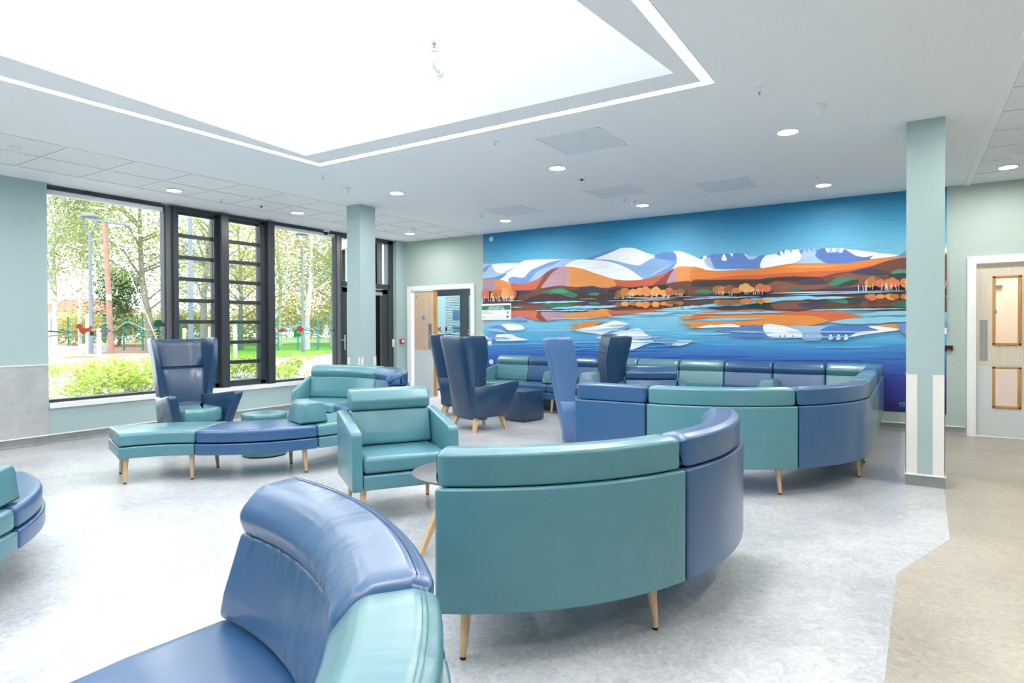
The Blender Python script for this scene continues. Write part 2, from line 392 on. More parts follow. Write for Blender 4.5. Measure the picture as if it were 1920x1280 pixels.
# coved skirtings with a white capping
def skirt(name, x0, x1, y0, y1, face):
    m = MB(); c = MB()
    if face == 'x': m.prism([(x0, .095), (x0+.004, .095), (x0+.006, .03), (x0+.012, .012), (x0+.03, .0015), (x0, .0015)], 'y', y0, y1); c.box(x0, x0+.012, y0, y1, .095, .107)
    else: m.prism([(y0, .095), (y0-.004, .095), (y0-.006, .03), (y0-.012, .012), (y0-.03, .0015), (y0, .0015)], 'x', x0, x1); c.box(x0, x1, y0-.012, y0, .095, .107)
    o = struct(m.build('baseboard_'+name, 'cove', smooth=False)); struct(c.build('trim_5', 'white', o, smooth=False)); return o
skirt('left', XL+.012, 0, YB, 3.185, 'x'); skirt('left', XL, 0, 3.19, 7.7, 'x')
skirt('far', -6.72, .555, YM, YM, 'y'); skirt('far', 1.72, XR, YM, YM, 'y'); skirt('left', XL, 0, 9.0, YM, 'x')

# ---------------------------------------------------------------- window wall at the left
XG = -8.50
def frame_boxes(m, lst, x0=-8.56, x1=-8.46, bev=.004):
    for y0, y1, z0, z1 in lst: m.box(x0, x1, y0, y1, z0, z1, bev)
def window(n, label, y0, y1, bars=None, pale=False):
    t = thing('window_%d' % n, label, 'window', (XG, (y0+y1)/2, .47)); struct(t)
    return t
def add_frame(t, boxes, mat='grey_alu', name='window_frame', x0=-8.56, x1=-8.45):
    m = MB(); frame_boxes(m, boxes, x0, x1); return m.build(name, mat, t, smooth=False)
def pane(t, y0, y1, z0, z1, mat='glass', name='glass_pane', x=-8.515):
    return MB().box(x-.006, x, y0, y1, z0, z1).build(name, mat, t, smooth=False)
HT, SB = 2.962, .468
w1 = window(1, 'large fixed window pane with woodland animal band, nearest the left wall', 3.2, 4.6)
add_frame(w1, [(3.19, 4.60, 2.958, 2.99), (3.19, 4.60, SB-.005, .495), (3.19, 3.215, SB, HT), (4.575, 4.60, SB, HT)])
add_frame(w1, [(3.215, 4.575, 2.90, 2.955)], 'white', 'blind_box', -8.54, -8.47)
pane(w1, 3.21, 4.58, .49, 2.93)
w2 = window(2, 'pair of tall dark framed windows each divided into eight panes', 4.66, 6.12)
fr = [(4.66, 6.2, 2.925, 2.99), (4.66, 6.2, SB-.005, .53)]
fr += [(4.60, 4.737, SB, HT), (5.293, 5.483, SB, HT), (6.045, 6.262, SB, HT)]
add_frame(w2, fr)
add_frame(w2, [(4.597, 4.667, .47, 2.955)], 'grey_alu2', 'mullion_cover', -8.45, -8.445)
add_frame(w2, [(5.35, 5.47, .46, 2.97)], 'grey_alu', 'mullion', -8.47, -8.36)
add_frame(w2, [(6.13, 6.25, .46, 2.97)], 'grey_alu', 'mullion', -8.47, -8.36)
add_frame(w2, [(4.665, 4.735, .46, 2.97)], 'grey_alu', 'mullion', -8.47, -8.38)
for (ya, yb) in ((4.72, 5.31), (5.466, 6.062)):
    sash = add_frame(w2, [(ya, yb, 2.895, 2.93), (ya, yb, .50, .545), (ya-.01, ya+.02, .5, 2.93), (yb-.02, yb+.02, .5, 2.93)]+[(ya, yb, .818+.2985*k-.027, .818+.2985*k+.027) for k in range(7)], name='opening_sash', x0=-8.54, x1=-8.49)
    for k in range(8): pane(w2, ya, yb, .545+.2985*k, .79+.2985*k, 'glass' if k > 3 else 'greyglass')  # lower panes have a slightly darker glass tint
m = MB().box(-8.48, -8.478, 5.50, 5.72, .475, .505); m.build('warning_label', 'txtw', w2, smooth=False)
m = MB().box(-8.477, -8.476, 5.56, 5.575, .48, .50); m.build('warning_mark', plain('yellow_mark', (230, 200, 40)), w2, smooth=False)
w3 = window(3, 'large fixed window pane with red and green house band, beside the grey column', 6.26, 7.58)
add_frame(w3, [(6.2, 7.58, 2.958, 2.99), (6.2, 7.58, SB-.005, .495), (6.24, 6.27, SB, HT), (7.56, 7.585, SB, HT)])
add_frame(w3, [(6.26, 7.57, 2.91, 2.955)], 'white', 'blind_box', -8.54, -8.47)
pane(w3, 6.26, 7.575, .49, 2.93)
# exit door with transom
d3 = thing('door_3', 'dark grey glazed exit door with overhead transom behind the column', 'door', (XG, 8.3, 0)); struct(d3)
add_frame(d3, [(7.58, 7.70, 0, 2.99), (7.70, 9.0, 2.925, 2.99), (8.86, 9.0, 0, 2.99), (7.70, 8.9, 2.06, 2.15)], name='door_frame')
add_frame(d3, [(7.58, 7.66, .0, 2.955)], 'grey_alu2', 'mullion_cover', -8.45, -8.445)
add_frame(d3, [(8.64, 8.70, 2.15, 2.93)], 'grey_alu2', 'mullion', -8.55, -8.45)
pane(d3, 7.70, 8.64, 2.15, 2.93)
lf = add_frame(d3, [(7.72, 7.83, .02, 2.05), (8.70, 8.86, .02, 2.05), (7.72, 8.86, 1.96, 2.05), (7.72, 8.86, .02, .30)], name='door_leaf', x0=-8.53, x1=-8.47)
pane(d3, 7.83, 8.70, .3, 1.96)
MB().box(-8.47, -8.455, 7.745, 7.785, .93, 1.2, .004).box(-8.455, -8.42, 7.755, 7.775, 1.10, 1.12, .004).box(-8.43, -8.42, 7.64, 7.775, 1.1, 1.12, .004).build('door_handle', 'chrome', lf)
MB().box(-8.47, -8.40, 8.42, 8.66, 1.93, 1.99, .005).build('door_closer', 'chrome', lf)

# ---------------------------------------------------------------- columns
def column(name, x0, x1, y0, y1, label, gx):
    t = thing(name, label, 'column', ((x0+x1)/2, (y0+y1)/2, 0))
    MB().box(x0, x1, y0, y1, .0, CE, .002).build('shaft', 'wallm', t, smooth=False)
    MB().box(x0-.006, x1+.006, y0-.006, y1+.006, 0, .085, .002).build('plinth', 'cove', t, smooth=False)
    MB().box(x0-.012, x1+.012, y0-.012, y1+.012, .085, .098, .003).build('capping', 'white', t, smooth=False)
    g = gx
    for (sx, sy) in ((0, 0), (1, 0), (0, 1), (1, 1)):
        xa = x0-.004 if sx == 0 else x1-g; xb = x0+g if sx == 0 else x1+.004
        ya = y0-.004 if sy == 0 else y1-g; yb = y0+g if sy == 0 else y1+.004
        cx = x0-.004 if sx == 0 else x1; cx2 = x0 if sx == 0 else x1+.004
        cy = y0-.004 if sy == 0 else y1; cy2 = y0 if sy == 0 else y1+.004
        MB().box(xa, xb, cy, cy2, .098, .918).box(cx, cx2, ya, yb, .098, .918).build('corner_guard', 'offwhite', t, smooth=False)
    return t
column('column', -.029, .234, 6.153, 6.42, 'pale green square column with white corner guards in front of the mural', .078)
column('column', -6.568, -6.312, 6.075, 6.366, 'grey-green square column with white corner guards in front of the exit door', .05)

# ---------------------------------------------------------------- sliding door to the ward (far left) and the room behind it
d1 = thing('door_1', 'pale oak door leaf with steel plate in a white frame, left of the mural', 'door', (-7.9, YM, 0)); struct(d1)
def ybox(m, x0, x1, z0, z1, y0, y1, b=.003): m.box(x0, x1, y0, y1, z0, z1, b); return m
m = MB(); ybox(m, -8.32, -8.22, 0, 2.05, YM-.025, YM+.12); ybox(m, -6.78, -6.70, 0, 2.05, YM-.025, YM+.12); ybox(m, -8.32, -6.70, 2.045, 2.125, YM-.025, YM+.12)
m.build('door_frame', 'white', d1, smooth=False)
lf = ybox(MB(), -8.17, -7.68, .895, 2.03, YM+.01, YM+.06, .002).build('door_leaf', 'doorwood', d1, smooth=False)
ybox(MB(), -8.17, -7.68, .01, .895, YM+.008, YM+.062, .002).build('kick_panel', 'kick', lf, smooth=False)
ybox(MB(), -7.68, -7.62, .01, 2.03, YM+.008, YM+.062, .002).build('leaf_edge', 'bead', lf, smooth=False)
ybox(MB(), -7.80, -7.725, .92, 1.40, YM+.004, YM+.01, .001).build('push_plate', 'chrome', lf, smooth=False)
def disc(name, c, r, mat, parent, axis='y', th=.004, n=24):
    m = MB(); c = Vector(c)
    ring_ = [(r*math.cos(2*math.pi*k/n), r*math.sin(2*math.pi*k/n)) for k in range(n)]
    if axis == 'y': m.prism([(c.x+a, c.z+b) for a, b in ring_], 'y', c.y-th, c.y)
    elif axis == 'x': m.prism([(c.y+a, c.z+b) for a, b in ring_], 'x', c.x, c.x+th)
    else: m.prism([(c.x+a, c.y+b) for a, b in ring_], 'z', c.z-th, c.z)
    return m.build(name, mat, parent, smooth=False)
st = disc('fire_door_sticker', (-7.93, YM+.008, 1.52), .035, 'bluesign', lf)
text('FIRE DOOR\nKEEP SHUT', .011, (-7.93, YM+.003, 1.522), (R(90), 0, 0), 'txtw', st, align='CENTER')
disc('lock_cylinder', (-8.11, YM+.008, 1.92), .018, 'chrome', lf)
# lobby behind: back wall, screen with blinds
lb = MB(); lb.box(-10.2, -4.8, 13.8, 13.9, 0, CE); lb.box(-4.8, -4.7, YM+.12, 13.9, 0, CE); lb.box(-10.3, -10.2, YM+.12, 13.9, 0, CE); lb.box(-10.3, -8.7, YM+.12, YM+.2, 0, CE)
struct(lb.build('wall_lobby', 'wallm', smooth=False))
sc = thing('window_4', 'glazed screen with white venetian blinds seen through the ward doorway', 'window', (-8.6, 11.8, 0)); struct(sc)
m = MB()
for x0, x1, z0, z1 in ((-9.75, -7.6, 2.08, 2.35), (-9.75, -7.6, 0, .25), (-8.94, -8.735, .25, 2.08)): m.box(x0, x1, 11.77, 11.85, z0, z1)
m.build('window_frame', 'grey_alu', sc, smooth=False)
MB().box(-9.7, -7.6, 11.80, 11.806, .25, 2.08).build('glass_pane', 'glass', sc, smooth=False)
for x0, x1 in ((-9.42, -8.95), (-8.73, -7.65)):
    m = MB()
    for k in range(44): m.box(x0, x1, 11.83, 11.855, .32+.04*k, .334+.04*k)
    m.build('venetian_blind', 'blind', sc, smooth=False)
m = MB().box(-9.3, -9.0, 11.96, 12.0, 1.5, 1.75).box(-9.3, -9.0, 11.96, 12.0, 1.2, 1.35)
m.build('notice_panel', plain('pale_blue_notice', (110, 160, 215)), sc, smooth=False)
l = bpy.data.lights.new('lobby_fill_light', 'AREA'); l.energy = 60; l.size = 1.2; l.color = (.95, .98, 1)  # unseen area light added to brighten the lobby
lo = bpy.data.objects.new('lobby_fill_light', l); COL.objects.link(lo); lo.location = (-7.4, 10.9, CE-.05)
l2 = bpy.data.objects.new('screen_fill_light', l.copy()); l2.data.energy = 45; COL.objects.link(l2); l2.location = (-8.6, 12.8, CE-.05)  # another unseen light, added to lift the dark space behind the screen
# ---------------------------------------------------------------- door at the right
d2 = thing('door_2', 'limed timber door with two oak beaded vision panels, right of the mural', 'door', (1.15, YM, 0)); struct(d2)
m = MB(); ybox(m, .572, .66, 0, 2.06, YM-.03, YM+.12); ybox(m, 1.60, 1.69, 0, 2.06, YM-.03, YM+.12); ybox(m, .572, 1.69, 2.055, 2.14, YM-.03, YM+.12)
m.build('door_frame', 'white', d2, smooth=False)
def leaf(z0, z1, holes, mat, nm, par):
    m = MB(); y0, y1 = YM+.02, YM+.065
    (hx0, hx1) = (.822, 1.072)
    m.box(.665, hx0, y0, y1, z0, z1); m.box(hx1, 1.595, y0, y1, z0, z1)
    zs = z0
    for a, b in holes: m.box(hx0, hx1, y0, y1, zs, a); zs = b
    m.box(hx0, hx1, y0, y1, zs, z1)
    return m.build(nm, mat, par, smooth=False)
lf = leaf(.852, 2.05, [(1.09, 1.90)], 'doorpale', 'door_leaf', d2)
leaf(.012, .85, [(.35, .834)], 'kick', 'kick_panel', lf)
for a, b in ((1.09, 1.90), (.35, .834)):
    m = MB()
    for x0, x1, z0, z1 in ((.815, .845, a, b), (1.055, 1.085, a, b), (.815, 1.085, a-.005, a+.025), (.815, 1.085, b-.025, b+.005)): m.box(x0, x1, YM+.008, YM+.075, z0, z1, .004)
    bd = m.build('vision_bead', 'bead', lf)
    MB().box(.84, 1.06, YM+.04, YM+.046, a, b).build('glass_pane', 'glass', bd, smooth=False)
ybox(MB(), .695, .77, .905, 1.39, YM+.014, YM+.02, .001).build('push_plate', 'chrome', lf, smooth=False)
# room behind the right door
rbk = MB(); rbk.box(-.4, -.3, YM+.12, 11.6, 0, CE).box(-.4, XR, 11.5, 11.6, 0, CE)
struct(rbk.build('wall_back', 'pinkw', smooth=False))
d4 = thing('door_4', 'pale timber door with a closer seen through the vision panel', 'door', (1.2, 11.5, 0)); struct(d4)
MB().box(.75, 1.30, 11.45, 11.5, .78, 2.02).build('door_leaf', plain('pale_door', (238, 216, 196), .6), d4, smooth=False)
MB().box(.75, 1.30, 11.45, 11.5, .0, .77).build('kick_panel', 'pinkw', d4, smooth=False)
MB().box(.85, 1.12, 11.38, 11.45, 1.90, 1.97).tube([(.98, 11.40, 1.98), (1.05, 11.34, 2.0), (1.15, 11.45, 2.04)], .008).build('door_closer', 'doorpale', d4)
st = disc('fire_door_sticker', (1.02, 11.448, 1.52), .04, 'bluesign', d4)
text('FIRE DOOR\nKEEP SHUT', .012, (1.02, 11.443, 1.522), (R(90), 0, 0), 'txtw', st, align='CENTER')
l = bpy.data.lights.new('back_room_fill_light', 'AREA'); l.energy = 32; l.size = .8; l.color = (1, .9, .82)  # unseen fill light added for the room behind the vision panels
lo = bpy.data.objects.new('back_room_fill_light', l); COL.objects.link(lo); lo.location = (1.2, 10.5, CE-.05)

# ---------------------------------------------------------------- modular seating
ZF0, ZF1, ZS0, ZS1, ZB, ZH = .222, .318, .326, .434, .70, .842
def arcmap(c, a0, a1, rin, flip=False):
    """s runs along the outer radius; r is measured outward from the inner radius"""
    cx, cy = c; A0, A1 = R(a0), R(a1)
    ro = rin+.6; L = abs(A1-A0)*(rin+.4)
    def mp(s, r, z):
        a = A0+(A1-A0)*s/L; q = rin+r
        return Vector((cx+q*math.cos(a), cy+q*math.sin(a), z))
    return mp, L
def linmap(p0, p1, n):
    """p0..p1 along the front edge, n unit vector towards the back"""
    p0 = Vector((*p0, 0)); p1 = Vector((*p1, 0)); d = (p1-p0); L = d.length; d.normalize(); n = Vector((*n, 0))
    return (lambda s, r, z: p0+d*s+n*r+Vector((0, 0, z))), L
def leg(parent, top, foot, ztop=ZF0):
    m = MB(); top = Vector(top); foot = Vector(foot)
    t = Vector((top.x, top.y, ztop+.004)); f = Vector((foot.x, foot.y, .012))
    m.tube([t, t*.5+f*.5, f], [.024, .0185, .0135], 14)
    o = m.build('leg', 'oak', parent)
    MB().tube([(f.x, f.y, .014), (f.x, f.y, .0005)], .0125, 12).build('foot_cap', 'cap', o)
    return o
def module(name, label, cat, mp, L, col, back=True, legs='both', group=None, base=None, arm=None, cover=None, end2=None, seat_r=.60, cushcol=None, seam=False, rake=0.):
    base = base or mp(L/2, .35, 0); base = Vector((base.x, base.y, 0))
    t = thing(name, label, cat, base, 0, group)
    D = .70 if back else seat_r
    g = .004
    mpg = lambda s, r, z: mp(s+g+(rake*max(0, z-ZS1)*(1-s/L)**2 if rake and r > .5 else 0), r, z); Lg = L-2*g
    sweep('frame', rp([(.0, ZF0, .012), (D, ZF0, .012), (D, ZF1, .012), (.0, ZF1, .012)]), Lg, mpg, col, t)
    sd_ = (.56 if back else seat_r-.012)
    sweep('seat_cushion', rp([(.012, ZS0, .02), (sd_, ZS0, .02), (sd_, ZS1, .035), (.25, ZS1+.008, .2), (.012, ZS1, .035)], 5), Lg, mpg, cushcol or col, t, end=.02)
    if back:
        cc = cover or col
        sweep('back_panel', rp([(.712, ZF0-.004, .008), (.76, ZF0-.004, .008), (.762, ZB, .012), (.716, ZB, .012)]), Lg, mpg, col, t, end=.01)
        sweep('back_cushion', rp([(.515, ZS1+.002, .03), (.522, .52, .12), (.562, ZB-.001, .02), (.712, ZB-.001, .01), (.712, ZS1+.002, .01)], 5), Lg, mpg, cc, t, end=.018)
        hr = sweep('headrest', rp([(.565, ZB-.001, .012), (.535, .765, .07), (.60, ZH-.002, .07), (.70, ZH+.004, .03), (.745, ZH-.012, .02), (.742, ZB+.004, .012)], 6), Lg, mpg, cc, t, end=.032)
        # twin stitched seam along the back edge of the headrest
        for rr in ((.712, .722) if seam else ()):
            m = MB(); m.tube([mpg(.02+(Lg-.04)*k/24, rr, ZH+.0015) for k in range(25)], .0012, 5); m.build('seam', 'stitch_t' if col.startswith('teal') else 'stitch_b', hr)
    ro = .655 if back else seat_r-.09
    ss = {'both': (.09, L-.09), 'start': (.09,), 'end': (L-.09,), 'none': ()}[legs]
    for s_ in ss:
        sf = s_+(-.012 if s_ < L/2 else .012)
        leg(t, mp(s_, .075, 0), mp(sf, .062, 0)); leg(t, mp(s_, ro, 0), mp(sf, ro+.012, 0))
    if arm:   # upholstered end panel
        s0 = -.065 if arm == 'start' else L-.004
        pf = rp([(-.0, ZF0-.004, .015), (.75, ZF0-.004, .015), (.75, .70, .02), (.66, .70, .05), (.02, .565, .05)])
        n = len(pf); V = []; Fc = []
        q1 = inset(pf, .01)
        layers = [(0, q1), (.01, pf), (.058, pf), (.068, q1)]
        for ds, q in layers: V += [mp(s0+ds, r, z) for r, z in q]
        for i in range(3): Fc += [(i*n+j, i*n+(j+1) % n, (i+1)*n+(j+1) % n, (i+1)*n+j) for j in range(n)]
        Fc += [tuple(range(n))[::-1], tuple(range(3*n, 4*n))]
        MB().add(V, Fc).build('armrest', col, t, angle=50)
    return t
# ---- foreground ring (back to the camera's left)
C1 = (-1.79, -.16)
mp, L = arcmap(C1, 89.3, 46, .75)
module('curved_sofa_module', 'closest blue curved sofa unit with creased backrest and empty blue seat', 'sofa', mp, L, 'blue', legs='start', cover='blue_creased', seam=True, rake=.17, group='curved seating units')
mp, L = arcmap(C1, 46, 1, .75)
module('curved_sofa_module', 'closest teal curved sofa unit, joined to the creased blue one, cut by the frame bottom', 'sofa', mp, L, 'teal', legs='end', cover='teal_soft', seam=True, group='curved seating units')
# ---- second ring, teal and blue seen from behind
C2 = (-2.233, 3.192)
mp, L = arcmap(C2, -62.6, -19.7, .75)
module('curved_sofa_module', 'large teal curved sofa unit seen from behind in the middle foreground', 'sofa', mp, L, 'teal', group='curved seating units')
mp, L = arcmap(C2, -19.7, 25.3, .75)
module('curved_sofa_module', 'blue curved sofa unit with rounded end, joined right of the big teal back', 'sofa', mp, L, 'blue', legs='end', group='curved seating units')
# ---- serpentine bench and its backed end by the windows
C3 = (-5.837, 4.263)
mp, L = arcmap((-4.871, 2.398), 162.4, 117.4, .75)
module('bench_module', 'teal backless curved bench unit at the free left end of the serpentine bench', 'bench', mp, L, 'teal', back=False, group='serpentine bench units')
mp, L = arcmap(C3, -62.6, -17.6, .75)
module('bench_module', 'blue backless curved bench unit in the middle of the serpentine bench', 'bench', mp, L, 'blue', back=False, legs='end', group='serpentine bench units')
mp, L = arcmap(C3, -17.6, 28, .75)
module('bench_module', 'teal backless curved bench unit behind the teal armchair', 'bench', mp, L, 'teal', back=False, legs='end', group='serpentine bench units')
mp, L = arcmap(C3, 28, 75, .75)
module('curved_sofa_module', 'blue curved sofa unit behind the teal armchair, near the grey column', 'sofa', mp, L, 'blue', legs='end', group='curved seating units')
mp, L = arcmap(C3, 75, 121, .75)
module('curved_sofa_module', 'teal curved sofa unit with an armrest in front of the window', 'sofa', mp, L, 'teal', legs='end', arm='end', group='curved seating units')
# ---- ring cut by the left edge
C4 = (-4.664, .31)
mp, L = arcmap(C4, 46.5, 91.5, .75)
module('bench_module', 'blue backless curved bench unit at the left edge of the photo', 'bench', mp, L, 'blue', back=False, legs='end', group='left edge bench units')
mp, L = arcmap(C4, 1.5, 46.5, .75)
module('bench_module', 'teal backless bench unit cut off by the left edge of the photo', 'bench', mp, L, 'teal', back=False, legs='both', group='left edge bench units')
# ---- big horseshoe against the mural
C5 = (-1.79, 6.33)
XO = -.28
mp, L = linmap((-2.43, 5.58), (-1.795, 5.58), (0, -1))
module('sofa_module', 'light blue straight sofa unit seen from behind, beside the pale blue wing chair', 'sofa', mp, L, 'blue', group='horseshoe sofa units')
mp, L = arcmap(C5, -90, -45, .75)
module('curved_sofa_module', 'bright teal curved sofa unit of the horseshoe seen from behind', 'sofa', mp, L, 'teal', legs='end', group='horseshoe sofa units')
mp, L = arcmap(C5, -45, 0, .75)
module('curved_sofa_module', 'dark blue curved sofa unit turning the horseshoe corner, seen from behind', 'sofa', mp, L, 'blue', legs='end', group='horseshoe sofa units')
ylab = [('teal', 'teal straight sofa unit just beyond the blue corner of the horseshoe'), ('teal', 'second teal straight sofa unit on the right arm of the horseshoe'), ('blue', 'blue straight sofa unit on the right arm of the horseshoe, next to the mural')]
for k, (c_, lab) in enumerate(ylab):
    mp, L = linmap((XO-.76, 6.33+.677*k), (XO-.76, 6.33+.677*(k+1)), (1, 0))
    module('sofa_module', lab, 'sofa', mp, L, c_, legs='end' if k < 2 else 'both', group='horseshoe sofa units')
YF, PW = 8.36, .634
cols = ['teal', 'blue', 'blue', 'teal', 'teal', 'teal', 'blue', 'blue', 'teal']
xs = [-5.985+PW*k for k in range(9)]+[XO]
rl = ['teal straight sofa unit with an armrest at the left end of the mural row', 'blue straight sofa unit in the mural row, next to the end unit with the armrest', 'blue straight sofa unit in the mural row between the two wing chairs', 'teal straight sofa unit in the mural row, behind the dark wing chair',
      'teal straight sofa unit in the mural row, behind the blue armchair on its left', 'teal straight sofa unit in the mural row, behind the blue armchair on its right', 'blue straight sofa unit in the mural row, left of the teal wedge', 'blue straight sofa unit in the mural row, right of the teal wedge', 'teal corner sofa unit against the mural at the right end']
for k in range(9):
    mp, L = linmap((xs[k], YF), (xs[k+1], YF), (0, 1))
    t = module('sofa_module', rl[k], 'sofa', mp, L, cols[k], legs='start' if k not in (0, 8) else 'both', group='mural row sofa units', arm='start' if k == 0 else None)
    if k == 8:   # second back of the corner unit
        mq, Lq = linmap((XO-.76, YF+.005), (XO-.76, YF+.70), (1, 0))
        sweep('back_panel', rp([(.712, ZF0-.004, .008), (.76, ZF0-.004, .008), (.762, ZB, .012), (.716, ZB, .012)]), Lq+.06, mq, 'teal', t, end=.01)
        sweep('headrest', rp([(.565, ZB-.001, .012), (.535, .765, .07), (.60, ZH-.002, .07), (.70, ZH+.004, .03), (.745, ZH-.012, .02), (.742, ZB+.004, .012)], 6), Lq, mq, 'teal', t, end=.022)
        sweep('back_cushion', rp([(.515, ZS1+.002, .03), (.522, .52, .12), (.562, ZB-.001, .02), (.712, ZB-.001, .01), (.712, ZS1+.002, .01)], 5), Lq, mq, 'teal', t, end=.018)
# ---- wedge arm cushions
def wedge_mesh(col, label, loc, rz, group='wedge arm cushions', ln=.36):
    t = MB()
    pf = rp([(-.135, .001, .012), (.135, .001, .012), (.085, .195, .06), (-.085, .195, .06)], 5)
    n = len(pf); V = []; Fc = []
    for y, d in ((-ln/2, .014), (-ln/2+.004, .006), (-ln/2+.014, 0), (ln/2-.014, 0), (ln/2-.004, .006), (ln/2, .014)):
        q = inset(pf, d) if d else pf; V += [Vector((x, y, z)) for x, z in q]
    for i in range(5): Fc += [(i*n+j, i*n+(j+1) % n, (i+1)*n+(j+1) % n, (i+1)*n+j) for j in range(n)]
    Fc += [tuple(range(n))[::-1], tuple(range(5*n, 6*n))]
    o = t.add(V, Fc).build('wedge_cushion', col, None, angle=50); o.location = loc; o.rotation_euler = (0, 0, rz)
    return tag(o, label, 'cushion', group)
def radial(c, a, r): return Vector((c[0]+r*math.cos(R(a)), c[1]+r*math.sin(R(a)), ZS1+.009))
wedge_mesh('teal', 'teal wedge cushion standing on the joint of the serpentine bench', radial(C3, -17.6, 1.09), R(-17.6+90))
wedge_mesh('teal', 'teal wedge cushion on the bench at the left edge of the photo', radial(C4, 46.5, 1.12), R(46.5+90))
for x, c_, lab in ((-4.717, 'teal', 'teal wedge cushion on the mural row, left of the pale blue wing chair'), (-4.083, 'slate', 'grey-blue wedge cushion on the mural row, between the two wing chairs'),
                   (-3.449, 'teal', 'teal wedge cushion on the mural row, just right of the dark wing chair'), (-1.547, 'teal', 'teal wedge cushion between the two blue units of the mural row')):
    wedge_mesh(c_, lab, (x, YF+.30, ZS1+.009), 0)

# ---------------------------------------------------------------- boxy armchairs
def armchair(label, col, loc, rz):
    """front faces -y in local space"""
    t = thing('armchair', label, 'armchair', loc, rz, 'low boxy armchairs')
    W = .76; at_ = .075; D = .66
    def P_(b, nm, m=col, par=t): return b.build(nm, m, par, local=True, angle=50)
    for sx in (-1, 1):
        x0, x1 = sorted((sx*W/2, sx*(W/2-at_)))
        P_(MB().prism(rp([(-.33, .218, .02), (.28, .218, .02), (.325, .70, .03), (.20, .69, .04), (-.30, .615, .05)]), 'x', x0, x1, .012), 'armrest')
    xi = W/2-at_-.003
    P_(MB().box(-xi, xi, -.325, .27, .222, .322, .012), 'frame')
    P_(MB().box(-xi, xi, -.315, .18, .328, .445, .034), 'seat_cushion')
    lx = lambda s, r, z: Vector((-xi+s, r, z))
    def sw(nm, pf):
        V = []; Fc = []; L = 2*xi; n = len(pf)
        st = [(.02*(1-math.cos(math.pi/2*k/3)), .02*(1-math.sin(math.pi/2*k/3))) for k in range(4)]
        S = st+[(L-d, i) for d, i in reversed(st)]
        for s_, i_ in S: V += [lx(s_, r, z) for r, z in (inset(pf, i_) if i_ > 1e-6 else pf)]
        for i in range(len(S)-1): Fc += [(i*n+j, i*n+(j+1) % n, (i+1)*n+(j+1) % n, (i+1)*n+j) for j in range(n)]
        Fc += [tuple(range(n))[::-1], tuple(range(len(V)-n, len(V)))]
        return P_(MB().add(V, Fc), nm)
    sw('back_cushion', rp([(.10, .448, .03), (.12, .54, .1), (.165, .70, .02), (.29, .70, .01), (.26, .448, .01)], 5))
    sw('headrest', rp([(.15, .703, .03), (.14, .78, .05), (.20, .855, .06), (.30, .86, .04), (.335, .83, .02), (.325, .706, .012)], 6))
    P_(MB().prism(rp([(.265, .218, .008), (.305, .218, .008), (.345, .70, .01), (.30, .70, .01)]), 'x', -xi, xi), 'back_panel')
    for sx in (-1, 1):
        for y, dy in ((-.25, -.02), (.20, .03)):
            m = MB(); x = sx*.29
            m.tube([(x, y, .226), (x+sx*.01, y+dy*.5, .115), (x+sx*.015, y+dy, .012)], [.024, .0185, .0135], 14)
            o = P_(m, 'leg', 'oak'); MB().tube([(x+sx*.015, y+dy, .014), (x+sx*.015, y+dy, .0005)], .0125, 12).build('foot_cap', 'cap', o, local=True)
    a = P_(MB().box(-W/2+.006, -W/2+.016, -.336, -.328, .25, .29, .001), 'fabric_tag', 'tag'); return t
fx, fy = .836, -.548
ac_rz = math.atan2(fx, -fy)   # local -y turned towards the facing direction
fl = Vector((-3.12, 2.92)); wd = Vector((.548, .836)); fc_ = fl+wd*.38-Vector((fx, fy))*.33
armchair('teal boxy armchair with headrest roll, facing right beside the round table', 'teal', (fc_.x, fc_.y, 0), ac_rz)
armchair('blue boxy armchair inside the horseshoe, only its headrest and arm tops showing', 'blue', (-2.50, 6.93, 0), R(24))

